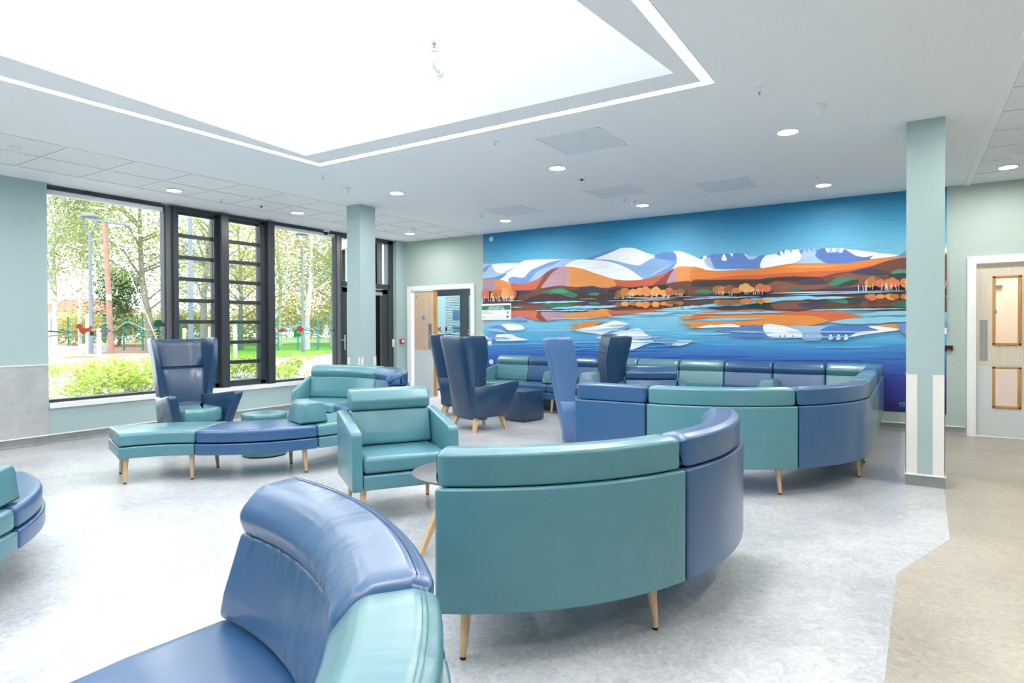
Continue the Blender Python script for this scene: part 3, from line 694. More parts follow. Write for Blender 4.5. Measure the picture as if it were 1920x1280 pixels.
# ---------------------------------------------------------------- high wing chairs
def wing_chair(label, loc, rz, shell='navy', seat='teal'):
    t = thing('wing_chair', label, 'armchair', loc, rz, 'high wing chairs')
    def P_(b, nm, m, par=t, a=50): return b.build(nm, m, par, local=True, angle=a)
    # z, back y, half width, front y of the wing, thickness, flare
    lev = [(.15, .25, .235, .06, .07, 0), (.30, .285, .25, .08, .075, 0), (.45, .315, .266, .11, .07, .0), (.58, .34, .278, .14, .065, .01), (.66, .355, .284, .145, .06, .03),
           (.80, .385, .295, .13, .055, .06), (.95, .415, .308, .12, .05, .085), (1.08, .445, .318, .14, .045, .095), (1.17, .465, .325, .17, .043, .10), (1.19, .469, .326, .18, .038, .10), (1.20, .471, .322, .19, .02, .10)]
    nn = 22; V = []; Fc = []
    def U(h, yb, yt, fl_, ins=0):
        out = []
        for k in range(nn+1):
            a = math.pi*k/nn; cx_, sx_ = math.cos(a), math.sin(a)
            x = (h-ins)*math.copysign(abs(cx_)**(2/4.6), cx_); y = yt+(yb-ins-yt)*abs(sx_)**(2/4.6)
            x *= 1+fl_*(1-(y-yt)/(yb-yt)); out.append((x, y))
        return out
    for z, yb, h, yt, th, fl_ in lev:
        o = U(h, yb, yt, fl_, (0 if z < 1.185 else .006 if z < 1.195 else .017)); i = U(h, yb, yt, fl_, th)[::-1]
        V += [Vector((x, y, z+(.022*min(1, abs(x)/.33)**2.5 if z > 1.1 else 0))) for (x, y) in o+i]
    m_ = 2*(nn+1)
    for l_ in range(len(lev)-1): Fc += [(l_*m_+j, l_*m_+(j+1) % m_, (l_+1)*m_+(j+1) % m_, (l_+1)*m_+j) for j in range(m_)]
    for l_ in (0, len(lev)-1):
        for k in range(nn): Fc.append((l_*m_+k, l_*m_+k+1, l_*m_+m_-2-k, l_*m_+m_-1-k))
    o_ = P_(MB().add(V, Fc), 'shell', shell)
    bmo = o_.modifiers.new('round', 'BEVEL'); bmo.width = .012; bmo.segments = 3; bmo.limit_method = 'ANGLE'; bmo.angle_limit = R(50)
    # lumbar pad and its seam
    for nm, rows, wf_ in (('lumbar_pad', [(.455, .285), (.47, .262), (.60, .272), (.74, .296), (.865, .330), (.885, .352)], 1.), ('head_pad', [(.888, .356), (.90, .345), (1.0, .366), (1.12, .392), (1.17, .404), (1.182, .418)], 1.)):
        V = []; Fc = []; nx = 16
        for z, y in rows:
            hw = .205+.045*(z-.46)/.7
            for k in range(nx+1):
                u = k/nx*2-1; V.append(Vector((u*hw, y-.008-.05*abs(u)**5, z)))
        for i in range(len(rows)-1): Fc += [(i*(nx+1)+k, i*(nx+1)+k+1, (i+1)*(nx+1)+k+1, (i+1)*(nx+1)+k) for k in range(nx)]
        q = P_(MB().add(V, Fc), nm, shell); so2 = q.modifiers.new('thick', 'SOLIDIFY'); so2.thickness = .045; so2.offset = -1 if q.data.polygons[0].normal.y < 0 else 1
    # arms
    for sx in (-1, 1):
        pf = rp([(.25, .175, .02), (-.255, .175, .03), (-.365, .645, .045), (-.22, .625, .1), (.05, .585, .15), (.30, .585, .02)], 5)
        n = len(pf); V = []; Fc = []
        def xo(y, z, off):
            f = max(0, (.25-y)/.55); return sx*(.266+.105*f*(z-.1)/.5+off+ .03*(z-.17))
        lay = [(-.095, .016), (-.088, .005), (-.074, 0), (-.021, 0), (-.007, .005), (0, .016)]
        for off, d in lay: V += [Vector((xo(y, z, off), y, z)) for y, z in (inset(pf, d) if d else pf)]
        for i in range(len(lay)-1): Fc += [(i*n+j, i*n+(j+1) % n, (i+1)*n+(j+1) % n, (i+1)*n+j) for j in range(n)]
        Fc += [tuple(range(n))[::-1], tuple(range(len(V)-n, len(V)))]
        P_(MB().add(V, Fc), 'armrest', shell)
    P_(MB().box(-.235, .235, -.22, .27, .178, .40, .02), 'seat_base', shell)
    front = [(-.235, .27), (-.24, -.18), (-.19, -.255), (-.10, -.29), (0, -.30), (.10, -.29), (.19, -.255), (.24, -.18), (.235, .27)]
    m = MB(); n = len(front); V = []; Fc = []
    fr_ = rp([(x, y, .03) for x, y in front], 3); n = len(fr_)
    for z, d in ((.325, .01), (.34, 0), (.43, 0), (.452, .008), (.463, .024), (.468, .06)): V += [Vector((x, y, z)) for x, y in (inset(fr_, d) if d else fr_)]
    for i in range(5): Fc += [(i*n+j, i*n+(j+1) % n, (i+1)*n+(j+1) % n, (i+1)*n+j) for j in range(n)]
    Fc += [tuple(range(n))[::-1], tuple(range(5*n, 6*n))]
    P_(m.add(V, Fc), 'seat_cushion', seat)
    for sx in (-1, 1):
        for y, dy in ((-.19, -.06), (.20, .07)):
            x = sx*.19; m = MB(); V = []
            for (cx_, cy_, z, h) in ((x, y, .19, .032), (x+sx*.045, y+dy, .0, .017)):
                V += [Vector((cx_-h, cy_-h, z)), Vector((cx_+h, cy_-h, z)), Vector((cx_+h, cy_+h, z)), Vector((cx_-h, cy_+h, z))]
            m.add(V, [(3, 2, 1, 0), (4, 5, 6, 7), (0, 1, 5, 4), (1, 2, 6, 5), (2, 3, 7, 6), (3, 0, 4, 7)]); P_(m, 'leg', 'oak', a=20)
    return t
MT['navy_pale'] = leather('mid_blue_vinyl', (64, 104, 150), .34)
wing_chair('navy wing chair with teal seat in front of the large window', (-6.60, 3.87, 0), R(83))
wing_chair('navy wing chair with its broad back to us, right of the teal armchair', (-4.74, 6.66, 0), R(163))
wing_chair('navy wing chair half hidden behind the one with its back to us', (-5.74, 7.58, 0), R(118))
wing_chair('pale blue wing chair in side view, left end of the light blue sofa unit', (-2.80, 5.86, 0), R(119), 'navy_pale', 'navy_pale')
wing_chair('dark wing chair rising behind the light blue sofa unit, in front of the mural', (-3.27, 6.95, 0), R(303))

# ---------------------------------------------------------------- pouffes and table
t = thing('round_pouffe', 'round teal pouffe behind the serpentine bench', 'pouffe', (-5.69, 4.11, 0))
MB().lathe([(.20, .012), (.222, .014), (.226, .03), (.226, .385), (.222, .398)], (-5.69, 4.11, 0), 40).build('body', 'teal', t)
MB().lathe([(.222, .399), (.228, .404), (.228, .422), (.222, .434), (.20, .44), (.1, .442)], (-5.69, 4.11, 0), 40).build('top_cushion', 'teal', t)
MB().lathe([(.205, .0), (.205, .013)], (-5.69, 4.11, 0), 32).build('base', 'cap', t)
t = thing('cube_pouffe', 'dark blue cube pouffe between the wing chairs', 'pouffe', (-4.67, 7.62, 0), R(-12))
MB().box(-.22, .22, -.215, .215, .012, .43, .014).build('body', 'navy', t, local=True)
MB().box(-.195, .195, -.195, .195, 0, .012).build('base', 'cap', t, local=True)
t = thing('coffee_table', 'round charcoal coffee table on splayed pale wood legs, behind the big teal back', 'table', (-2.25, 3.05, 0))
MB().lathe([(.335, .437), (.345, .441), (.347, .446), (.345, .451), (.342, .452)], (-2.25, 3.05, 0), 64).build('table_top', 'table', t)
MB().lathe([(.12, .425), (.12, .438)], (-2.25, 3.05, 0), 32).build('mounting_plate', 'tedge', t)
for k in range(3):
    a = R(-110+120*k); c = Vector((-2.25, 3.05, 0)); u = Vector((math.cos(a), math.sin(a), 0)); v = Vector((-u.y, u.x, 0)); V = []
    for rr, z, h in ((.13, .428, .02), (.345, .0, .015)):
        p = c+u*rr+Vector((0, 0, z)); V += [p-u*h-v*h, p+u*h-v*h, p+u*h+v*h, p-u*h+v*h]
    MB().add(V, [(3, 2, 1, 0), (4, 5, 6, 7), (0, 1, 5, 4), (1, 2, 6, 5), (2, 3, 7, 6), (3, 0, 4, 7)]).build('leg', 'oak', t, angle=20)

# ---------------------------------------------------------------- ceiling fittings
def at_ceiling(px, py): p = atz(px, py, CE); return p
def downlight(px, py, label, xy=None):
    p = at_ceiling(px, py) if xy is None else Vector((*xy, CE))
    t = thing('downlight', label, 'ceiling light', p, 0, 'round recessed downlights')
    m = MB().lathe([(.096, -.001), (.098, -.006), (.092, -.012), (.080, -.012), (.078, -.004)], p, 32); m.build('bezel', 'white', t)
    MB().lathe([(.078, -.006), (.04, -.0085), (.01, -.009)], p, 32).build('diffuser', 'lampe', t)
    return t
for px, py, lab in ((327, 356, 'round downlight in the tiles above the left window'), (558, 398, 'round downlight in the tiles above the ladder windows'), (744, 361, 'round downlight in the ceiling just right of the left column'),
                    (768, 437, 'round downlight in the tiles nearest the sliding door corner'), (1045, 314, 'round downlight below the largest ceiling panel'), (1205, 384, 'round downlight closest to the middle of the mural'),
                    (948, 413, 'round downlight above the left end of the mural'), (1477, 246, 'largest round downlight, right of the light strip corner'), (1544, 346, 'round downlight just above the right part of the mural'), (1890, 312, 'round downlight in the corridor tiles above the door')):
    downlight(px, py, lab)
for x, y, lab in ((.87, 5.9, 'in the corridor tiles nearer than the door, right of the photo'), (.87, 3.4, 'in the corridor tiles beside the floor seam, right of the photo'), (.87, .9, 'in the corridor tiles beside the camera, outside the photo'), (2.4, 5.9, 'deep in the corridor on the right, outside the photo'), (2.4, 2.0, 'by the right wall, outside the photo'),
              (-7.5, 1.7, 'in the tiles above the grey stone wainscot, outside the photo'), (-.1, -2.5, 'behind the camera on the right, outside the photo'), (-3.1, -2.6, 'behind the skylight, outside the photo'), (-6.4, -2.6, 'in the near left corner of the room, outside the photo')):
    downlight(0, 0, 'round downlight '+lab, (x, y))
def sprinkler(px, py, label):
    p = at_ceiling(px, py); t = thing('sprinkler', label, 'sprinkler', p, 0, 'ceiling sprinkler heads')
    MB().lathe([(.038, -.0005), (.038, -.004), (.02, -.006)], p, 20).build('escutcheon', 'white', t)
    m = MB().tube([p+Vector((0, 0, -.004)), p+Vector((0, 0, -.022))], .009, 10)
    m.tube([p+Vector((-.008, 0, -.02)), p+Vector((-.014, 0, -.035)), p+Vector((0, 0, -.052))], .003, 6).tube([p+Vector((.008, 0, -.02)), p+Vector((.014, 0, -.035)), p+Vector((0, 0, -.052))], .003, 6)
    m.lathe([(.016, -.052), (.016, -.055)], p, 14); m.build('head', 'bar', t)
    MB().tube([p+Vector((0, 0, -.02)), p+Vector((0, 0, -.05))], .003, 6).build('glass_bulb', 'red', t)
for px, py, lab in ((605, 328, 'sprinkler head below the left corner of the light strip'), (929, 264, 'sprinkler head left of the largest ceiling panel'), (1424, 166, 'sprinkler head right of the light strip corner'), (415, 374, 'sprinkler head in the tiles above the ladder windows'),
                    (723, 428, 'sprinkler head in the tiles right of the left column'), (903, 402, 'sprinkler head left of the panel nearest the mural corner'), (1170, 371, 'sprinkler head by the panel above the middle of the mural'), (1533, 327, 'sprinkler head above the right part of the mural')):
    sprinkler(px, py, lab)
def detector(px, py, label):
    p = at_ceiling(px, py); t = thing('motion_detector', label, 'detector', p, 0, 'white ceiling detectors')
    MB().lathe([(.05, -.0005), (.052, -.012), (.05, -.03), (.042, -.035)], p, 28).build('base', 'white', t)
    MB().lathe([(.03, -.034), (.03, -.046), (.024, -.06), (.012, -.067), (.004, -.068)], p, 22).build('lens', 'blind', t)
for px, py, lab in ((26, 276, 'white dome detector in the tiles at the upper left'), (649, 352, 'white dome detector just above the left column'), (775, 427, 'white dome detector in the tiles near the sliding door'), (1535, 197, 'white dome detector at the upper right'), (1187, 377, 'white dome detector beside the middle mural downlight'), (1907, 288, 'white dome detector in the corridor tiles')):
    detector(px, py, lab)
def sensor(px, py, label):
    p = at_ceiling(px, py); t = thing('ceiling_sensor', label, 'sensor', p, R(20), 'flat ceiling sensors')
    MB().box(-.05, .05, -.035, .035, -.012, -.0005, .003).build('plate', 'white', t, local=True)
    MB().lathe([(.018, -.012), (.016, -.026), (.006, -.03)], (0, 0, 0), 16).build('lens', 'black', t, local=True)
sensor(1091, 334, 'flat sensor with black eye right of the largest ceiling panel'); sensor(490, 385, 'flat sensor with black eye in the tiles above the ladder windows')
p = at_ceiling(992, 290); tag(disc('ceiling_plate', p, .03, 'white', None, 'z', .004), 'tiny round plate in the ceiling left of the largest panel', 'ceiling plate')
p = at_ceiling(229, 337); tag(disc('ceiling_plate', p, .03, 'white', None, 'z', .004), 'tiny round plate in the tiles at the upper left', 'ceiling plate')
p = atz(611, 431, CE); t = thing('security_camera', 'white dome security camera above the right window', 'camera', p)
MB().lathe([(.062, -.0005), (.064, -.035), (.058, -.04)], p, 28).build('base', 'white', t); MB().lathe([(.045, -.04), (.042, -.06), (.025, -.078), (.006, -.083)], p, 22).build('dome', 'black', t)
def panel(cx_, cy_, label):
    t = thing('ceiling_panel', label, 'ceiling panel', (cx_, cy_, CE), 0, 'square ceiling panels')
    m = MB()
    for a in ((-.31, -.295, -.31, .31), (.295, .31, -.31, .31), (-.31, .31, -.31, -.295), (-.31, .31, .295, .31)): m.box(*a, -.008, -.0005, .001)
    m.build('frame', 'white', t, local=True, smooth=False)
    MB().box(-.295, .295, -.295, .295, -.005, -.001).build('grille', 'grille', t, local=True, smooth=False)
panel(-2.52, 5.17, 'largest square ceiling panel, nearest the light strip'); panel(-3.11, 7.28, 'square ceiling panel above the middle of the mural'); panel(-1.855, 7.68, 'square ceiling panel above the right part of the mural'); panel(-4.84, 7.66, 'square ceiling panel nearest the mural corner')
# sprinkler on a bent pipe in the skylight shaft
t = thing('shaft_sprinkler', 'white bent pipe with a caged sprinkler head on the skylight shaft wall', 'sprinkler', (-3.2, 4.09, 3.45))
pa = aty(827, 134, 4.095)
MB().tube([pa+Vector((0, .01, 0)), pa+Vector((0, -.03, 0))], .04, 20).build('wall_flange', 'white', t)
MB().tube([pa, pa+Vector((0, -.07, .0)), pa+Vector((.005, -.10, .015)), pa+Vector((.02, -.115, .05)), pa+Vector((.025, -.118, .11))], .021, 16).build('pipe', 'white', t)
hd = pa+Vector((.025, -.118, .11))
MB().lathe([(.026, 0), (.026, .012), (.014, .016), (.012, .03)], hd, 18).lathe([(.02, .07), (.02, .073)], hd, 16).tube([hd+Vector((-.008, 0, .02)), hd+Vector((-.016, 0, .045)), hd+Vector((0, 0, .072))], .003, 6).tube([hd+Vector((.008, 0, .02)), hd+Vector((.016, 0, .045)), hd+Vector((0, 0, .072))], .003, 6).build('head', 'chrome', t)
MB().tube([hd+Vector((0, 0, .02)), hd+Vector((0, 0, .068))], .0035, 6).build('glass_bulb', 'red', t)
m = MB()
for k in range(4):
    a = math.pi/4+math.pi/2*k; o_ = Vector((math.cos(a)*.032, math.sin(a)*.032, 0)); m.tube([hd+o_*.5+Vector((0, 0, .01)), hd+o_+Vector((0, 0, .03)), hd+o_+Vector((0, 0, .08)), hd+Vector((0, 0, .09))], .0018, 5)
for z in (.03, .055, .08): m.tube([hd+Vector((.032*math.cos(2*math.pi*k/16), .032*math.sin(2*math.pi*k/16), z)) for k in range(17)], .0016, 5)
m.build('wire_guard', 'chrome', t)

# ---------------------------------------------------------------- small things on the walls
p = aty(1778, 652, YM)
t = thing('wall_controller', 'black wall controller with red and green lights right of the mural', 'controller', p)
MB().box(p.x-.035, p.x+.045, YM-.022, YM-.001, p.z-.035, p.z+.03, .003).build('housing', 'black', t)
for k, c in enumerate(('green', 'red', 'red')): disc('indicator', (p.x-.005+.014*k, YM-.022, p.z-.026), .004, emis('led_%d' % k, (60, 220, 60) if k == 0 else (255, 40, 30), 2.5), t, th=.002)
p = aty(919, 643, YM); t = thing('light_switch', 'white wall switch at the left edge of the mural beside a steel plate', 'switch', p)
MB().box(p.x-.04, p.x+.04, YM-.012, YM-.006, p.z-.042, p.z+.042, .002).build('plate', 'white', t); MB().box(p.x-.012, p.x+.012, YM-.016, YM-.011, p.z-.02, p.z+.02, .001).build('rocker', 'blind', t)
p = aty(912, 642, YM); tag(MB().box(p.x-.10, p.x+.01, YM-.011, YM-.006, p.z-.042, p.z+.042, .002).build('switch_plate', 'chrome', None), 'brushed steel plate beside the white switch on the mural', 'switch plate')
for px, py, lab in ((921, 448, 'pale round disc near the top left corner of the mural'), (921, 678, 'pale round disc low at the left edge of the mural')):
    p = aty(px, py, YM-.01); tag(disc('wall_disc', (p.x, YM-.006, p.z), .045, plain('pale_disc', (205, 222, 232), .5), None, th=.006), lab, 'wall disc')
# intercom and call point on the left return
p = atx(735, 643, -8.37); yy = 9.0
t = thing('door_release_panel', 'white door release box on the wall beside the exit door', 'switch', (-8.44, 9.0, p.z))
q = aty(735, 643, 8.995)
MB().box(q.x-.06, q.x+.06, 8.96, 8.999, q.z-.075, q.z+.075, .004).build('housing', 'white', t)
MB().box(q.x+.0, q.x+.035, 8.956, 8.961, q.z-.055, q.z-.02, .001).build('button', 'grille', t)
text('Press to exit', .017, (q.x-.05, 8.958, q.z+.03), (R(90), 0, 0), 'greyink', t)
q = atx(752, 640, XL)
t = thing('fire_alarm_call_point', 'red fire alarm call point beside the sliding door frame', 'alarm', (XL, q.y, q.z))
MB().box(XL, XL+.045, q.y-.045, q.y+.045, q.z-.045, q.z+.045, .004).build('housing', 'red', t)
MB().box(XL+.045, XL+.048, q.y-.028, q.y+.028, q.z-.02, q.z+.028, .001).build('break_glass', 'white', t)
# department sign
a = aty(904.5, 570, YM); b = aty(959.5, 569, YM); zt = aty(930, 569.2, YM).z; zb = aty(930, 600, YM).z
t = thing('direction_sign', 'white and green department direction sign at the left edge of the mural', 'sign', ((a.x+b.x)/2, YM-.02, (zt+zb)/2))
x0, x1 = a.x, b.x; h = zt-zb; w_ = x1-x0; YS = YM-.022
MB().box(x0, x1, YM-.022, YM-.004, zb, zt, .004).build('board', 'white', t)
MB().box(x0+.005, x1-.014, YS-.002, YS, zt-.11*h-.27*h, zt-.11*h).build('header_band', 'green', t, smooth=False)
rot = (R(90), 0, 0)
text('Inpatient Department', .12*h, ((x0+x1)/2, YS-.003, zt-.235*h), rot, 'txtw', t, bold=.0008, align='CENTER')
text('Roinn Euslaintich a-staigh', .12*h, ((x0+x1)/2, YS-.003, zt-.345*h), rot, 'txtw', t, bold=.0008, align='CENTER')
for k, (s_, f) in enumerate((('Inpatient Ward', .50), ('Uàrd Euslaintich a-staigh', .59), ('X-Ray', .77), ('X-ghath', .86))): text(s_, .075*h, (x0+.02, YS-.001, zt-f*h), rot, 'greyink', t)
MB().box(x0+.005, x1-.014, YS-.001, YS, zt-.662*h, zt-.658*h).build('divider', 'grille', t, smooth=False)
def arrow(cx_, cz_, s_, turn):
    m = MB(); y = YS-.0015
    if not turn: pts = [(-.12, -.5), (.12, -.5), (.12, .0), (.4, .0), (0, .5), (-.4, .0), (-.12, .0)]
    else: pts = [(-.5, -.5), (-.28, -.5), (-.28, -.05), (.0, -.05), (.0, -.32), (.5, .1), (.0, .5), (.0, .25), (-.5, .25)]
    m.prism([(cx_+s_*u, cz_+s_*v) for u, v in pts], 'y', y-.0005, y+.001); m.build('arrow', 'ink', t, smooth=False)
arrow(x1-.07, zt-.55*h, .16*h, False); arrow(x1-.07, zt-.80*h, .17*h, True)

# ---------------------------------------------------------------- the mural, painted vinyl on the far wall, traced onto the wall plane
MX0, MX1, MZ0, MZ1 = -6.503, .372, .235, CE-.002
def cA(p): return (900+p[0]/4.571, 420+p[1]/4.571)
def cB(p): return (1300+p[0]/3.556, 340+p[1]/3.556)
def wallpt(px, py): v = aty(px, py, YM); return (v.x, v.z)
def paintmat():
    m, nt, b = nodes('mural_print')
    at_ = N(nt, 'ShaderNodeAttribute', attribute_name='paint'); t = N(nt, 'ShaderNodeTexCoord')
    mp = N(nt, 'ShaderNodeMapping'); mp.inputs['Scale'].default_value = (1.2, 1, 16); nt.links.new(t.outputs['Object'], mp.inputs['Vector'])
    n = N(nt, 'ShaderNodeTexNoise', Scale=2., Detail=5., Roughness=.65); nt.links.new(mp.outputs[0], n.inputs['Vector'])
    r = N(nt, 'ShaderNodeMapRange'); r.inputs[1].default_value = .3; r.inputs[2].default_value = .7; r.inputs[3].default_value = .9; r.inputs[4].default_value = 1.1
    nt.links.new(n.outputs['Fac'], r.inputs[0])
    v = N(nt, 'ShaderNodeVectorMath', operation='SCALE'); nt.links.new(at_.outputs['Color'], v.inputs[0]); nt.links.new(r.outputs[0], v.inputs['Scale'])
    nt.links.new(v.outputs[0], b.inputs['Base Color']); b.inputs['Roughness'].default_value = .55
    return m
def hexc(h): return tuple(int(h[i:i+2], 16) for i in (0, 2, 4))
class Paint:
    def __init__(s): s.V = []; s.F = []; s.C = []; s.k = 0
    def face(s, pts, col):
        s.V += [(x, -.0002*s.k, z) for x, z in pts]; n = len(s.V)
        s.F.append(tuple(range(n-len(pts), n))); s.C.append(col)
    def quadgrid(s, x0, x1, stops, nx=1, nz=40):
        """vertical blend; stops (z, hex) from low to high"""
        zs = [stops[0][0]+(stops[-1][0]-stops[0][0])*k/nz for k in range(nz+1)]
        def cz(z):
            for (a, ca), (b, cb_) in zip(stops, stops[1:]):
                if z <= b+1e-9: f = (z-a)/(b-a); return tuple(ca_*(1-f)+cb__*f for ca_, cb__ in zip(hexc(ca), hexc(cb_)))
            return hexc(stops[-1][1])
        for a, b in zip(zs, zs[1:]): s.face([(x0, a), (x1, a), (x1, b), (x0, b)], cz((a+b)/2))
    def poly(s, col, pts, f=cA, smooth=True):
        s.k += 1
        p = [wallpt(*f(q)) for q in pts]
        if smooth and len(p) > 3:
            out = []; n = len(p)
            for i in range(n):
                a, b, c, d = (Vector(p[(i+j-1) % n]) for j in range(4))
                for k in range(4):
                    t = k/4; q = .5*((2*b)+(c-a)*t*.75+(2*a-5*b+4*c-d)*t*t*.0+0*a) if 0 else None
                    # centripetal-like spline with mild tension
                    m0 = (c-a)*.38; m1 = (d-b)*.38
                    L_ = (c-b).length
                    if m0.length > L_: m0 *= L_/m0.length
                    if m1.length > L_: m1 *= L_/m1.length
                    h = (2*t**3-3*t**2+1)*b+(t**3-2*t**2+t)*m0+(-2*t**3+3*t**2)*c+(t**3-t**2)*m1
                    out.append((h.x, h.y))
            p = out
        p = [(min(max(x, MX0), MX1), min(max(z, MZ0), MZ1)) for x, z in p]
        q = [p[0]]
        for w_ in p[1:]:
            if math.dist(w_, q[-1]) > 1e-4: q.append(w_)
        if len(q) > 2: s.face(q, hexc(col))
    def lens(s, col, x0, y0, x1, y1, th, f=cA, rag=0., seed=1):
        rnd = random.Random(seed*7+int(x0)); n = 14; a = []; b = []
        for k in range(n+1):
            t = k/n; x = x0+(x1-x0)*t; y = y0+(y1-y0)*t; e = th/2*math.sin(math.pi*t)**.55
            a.append((x, y-e*(1+rag*rnd.uniform(-.7, .7)))); b.append((x, y+e*(1+rag*rnd.uniform(-.7, .7))))
        s.poly(col, a+b[::-1][1:-1], f, False)
    def blob(s, col, cx_, cy_, rx, ry, f=cA, seed=0, n=14):
        rnd = random.Random(seed+int(cx_*3+cy_)); s.poly(col, [(cx_+rx*math.cos(2*math.pi*k/n)*rnd.uniform(.86, 1.1), cy_+ry*math.sin(2*math.pi*k/n)*rnd.uniform(.86, 1.1)) for k in range(n)], f)
P_m = Paint()
zt_ = wallpt(1300, 555)[1]
hz = 1.78
P_m.quadgrid(MX0, MX1, [(MZ0, '241c6a'), (.55, '2b3596'), (.80, '3459b4'), (.98, '3b86cc'), (1.15, '58abd9'), (1.35, '76bedf'), (1.55, '8cc8e2'), (hz, '8fc4dc'), (2.15, '7dbcd6'), (2.45, '5fafd4'), (2.75, '3795c4'), (MZ1, '2480b0')], nz=70)
A_, B_ = P_m.poly, (lambda c, p, sm=True: P_m.poly(c, p, cB, sm))
# mountains
A_('a9c4e4', [(0, 352), (110, 341), (350, 327), (400, 309), (560, 301), (720, 301), (900, 298), (1000, 266), (1130, 226), (1230, 203), (1300, 203), (1370, 222), (1440, 252), (1500, 262), (1560, 246), (1620, 234), (1700, 233), (1780, 258), (1850, 286), (1910, 298), (1925, 300), (1925, 470), (1000, 480), (0, 520)])
B_('a9c4e4', [(-5, 497), (30, 515), (60, 500), (130, 485), (200, 478), (330, 480), (380, 496), (480, 491), (560, 478), (600, 462), (700, 452), (850, 447), (1000, 448), (1100, 460), (1230, 478), (1360, 490), (1700, 420), (1700, 560), (700, 600), (-5, 610)])
for pts in ([(112, 342), (250, 336), (340, 345), (290, 372), (230, 400), (190, 422), (140, 412), (115, 380)], [(350, 330), (390, 310), (560, 302), (715, 302), (600, 325), (480, 375), (430, 400), (400, 450), (320, 455), (255, 455), (240, 497), (175, 472), (230, 422), (290, 378)]): A_('eef3f8', pts)
for pts in ([(0, 390), (40, 372), (95, 345), (60, 395), (30, 418), (0, 430)], [(0, 470), (120, 455), (230, 422), (175, 472), (60, 482), (0, 500)], [(245, 470), (290, 450), (370, 462), (430, 400), (480, 375), (600, 327), (700, 306), (640, 345), (500, 400), (430, 485), (370, 514), (290, 512), (250, 495)]): A_('6f94d2', pts)
A_('9dbbe0', [(430, 485), (500, 400), (640, 345), (720, 310), (800, 305), (730, 360), (620, 385), (560, 430), (500, 475)])
A_('eef3f8', [(730, 360), (780, 325), (850, 305), (950, 305), (1100, 318), (1230, 362), (1320, 410), (1400, 470), (1300, 482), (1200, 482), (1100, 458), (1000, 428), (900, 388), (800, 368)])
A_('6488c8', [(893, 298), (1000, 262), (1130, 221), (1226, 204), (1100, 256), (975, 304)])
A_('eef3f8', [(975, 302), (1090, 256), (1200, 209), (1260, 202), (1330, 209), (1400, 237), (1470, 260), (1500, 272), (1500, 288), (1440, 312), (1360, 353), (1280, 341), (1150, 311), (1060, 301)])
A_('83a8d6', [(950, 307), (1100, 306), (1230, 335), (1360, 356), (1440, 312), (1500, 287), (1620, 300), (1690, 320), (1590, 370), (1490, 420), (1450, 467), (1400, 467), (1300, 398), (1200, 347), (1080, 316)])
A_('5f86c8', [(1495, 270), (1550, 245), (1650, 235), (1677, 250), (1684, 312), (1640, 317), (1560, 299), (1510, 292)])
A_('6f94d2', [(1500, 430), (1600, 375), (1690, 322), (1660, 380), (1560, 432), (1450, 462)])
A_('eef3f8', [(1660, 235), (1720, 234), (1800, 261), (1870, 293), (1925, 318), (1925, 398), (1850, 372), (1720, 364), (1650, 392), (1690, 322), (1680, 262)])
B_('eef3f8', [(-5, 500), (30, 520), (75, 545), (130, 583), (250, 588), (312, 574), (300, 583), (200, 594), (80, 600), (-5, 590)])
B_('5f86c8', [(108, 492), (150, 482), (230, 479), (330, 481), (370, 522), (410, 516), (440, 495), (480, 494), (456, 540), (456, 582), (330, 582), (150, 582), (125, 540)])
for pts in ([(188, 520), (205, 482), (225, 522), (208, 530)], [(240, 480), (268, 480), (262, 503)], [(340, 486), (352, 486), (372, 520)], [(60, 505), (90, 495), (75, 525), (45, 520)], [(452, 577), (450, 540), (482, 496), (562, 481), (600, 462), (702, 455), (722, 490), (700, 532), (620, 557), (550, 572)]): B_('eef3f8', pts)
for pts in ([(555, 482), (574, 465), (582, 500)], [(592, 460), (606, 488), (610, 460)], [(642, 458), (655, 482), (654, 457)], [(40, 520), (56, 498), (70, 512)], [(92, 508), (100, 488), (108, 505)], [(118, 508), (128, 486), (138, 500)]): B_('4f76bc', pts, False)
for pts in ([(704, 457), (737, 452), (726, 487), (713, 480)], [(748, 450), (766, 477), (762, 450)], [(778, 450), (798, 470), (794, 448)], [(806, 452), (826, 468), (838, 450)]): B_('6f94d2', pts, False)
B_('5578bf', [(815, 490), (845, 450), (880, 448), (905, 476), (950, 470), (985, 478), (995, 454), (1030, 458), (1080, 496), (1150, 505), (1232, 479), (1170, 521), (1060, 550), (900, 547), (850, 522)])
for x in (897, 940, 990): B_('eef3f8', [(x-16, 447), (x+14, 449), (x+2, 474), (x-4, 474)])
B_('eef3f8', [(1018, 453), (1100, 460), (1238, 480), (1150, 504), (1085, 494)]); B_('eef3f8', [(1240, 480), (1362, 493), (1330, 502), (1180, 517)])
B_('6b86bd', [(1355, 507), (1420, 460), (1500, 428), (1600, 470), (1700, 490), (1700, 540), (1380, 540)])
B_('eef3f8', [(1560, 470), (1620, 440), (1700, 450), (1700, 490), (1620, 486)])
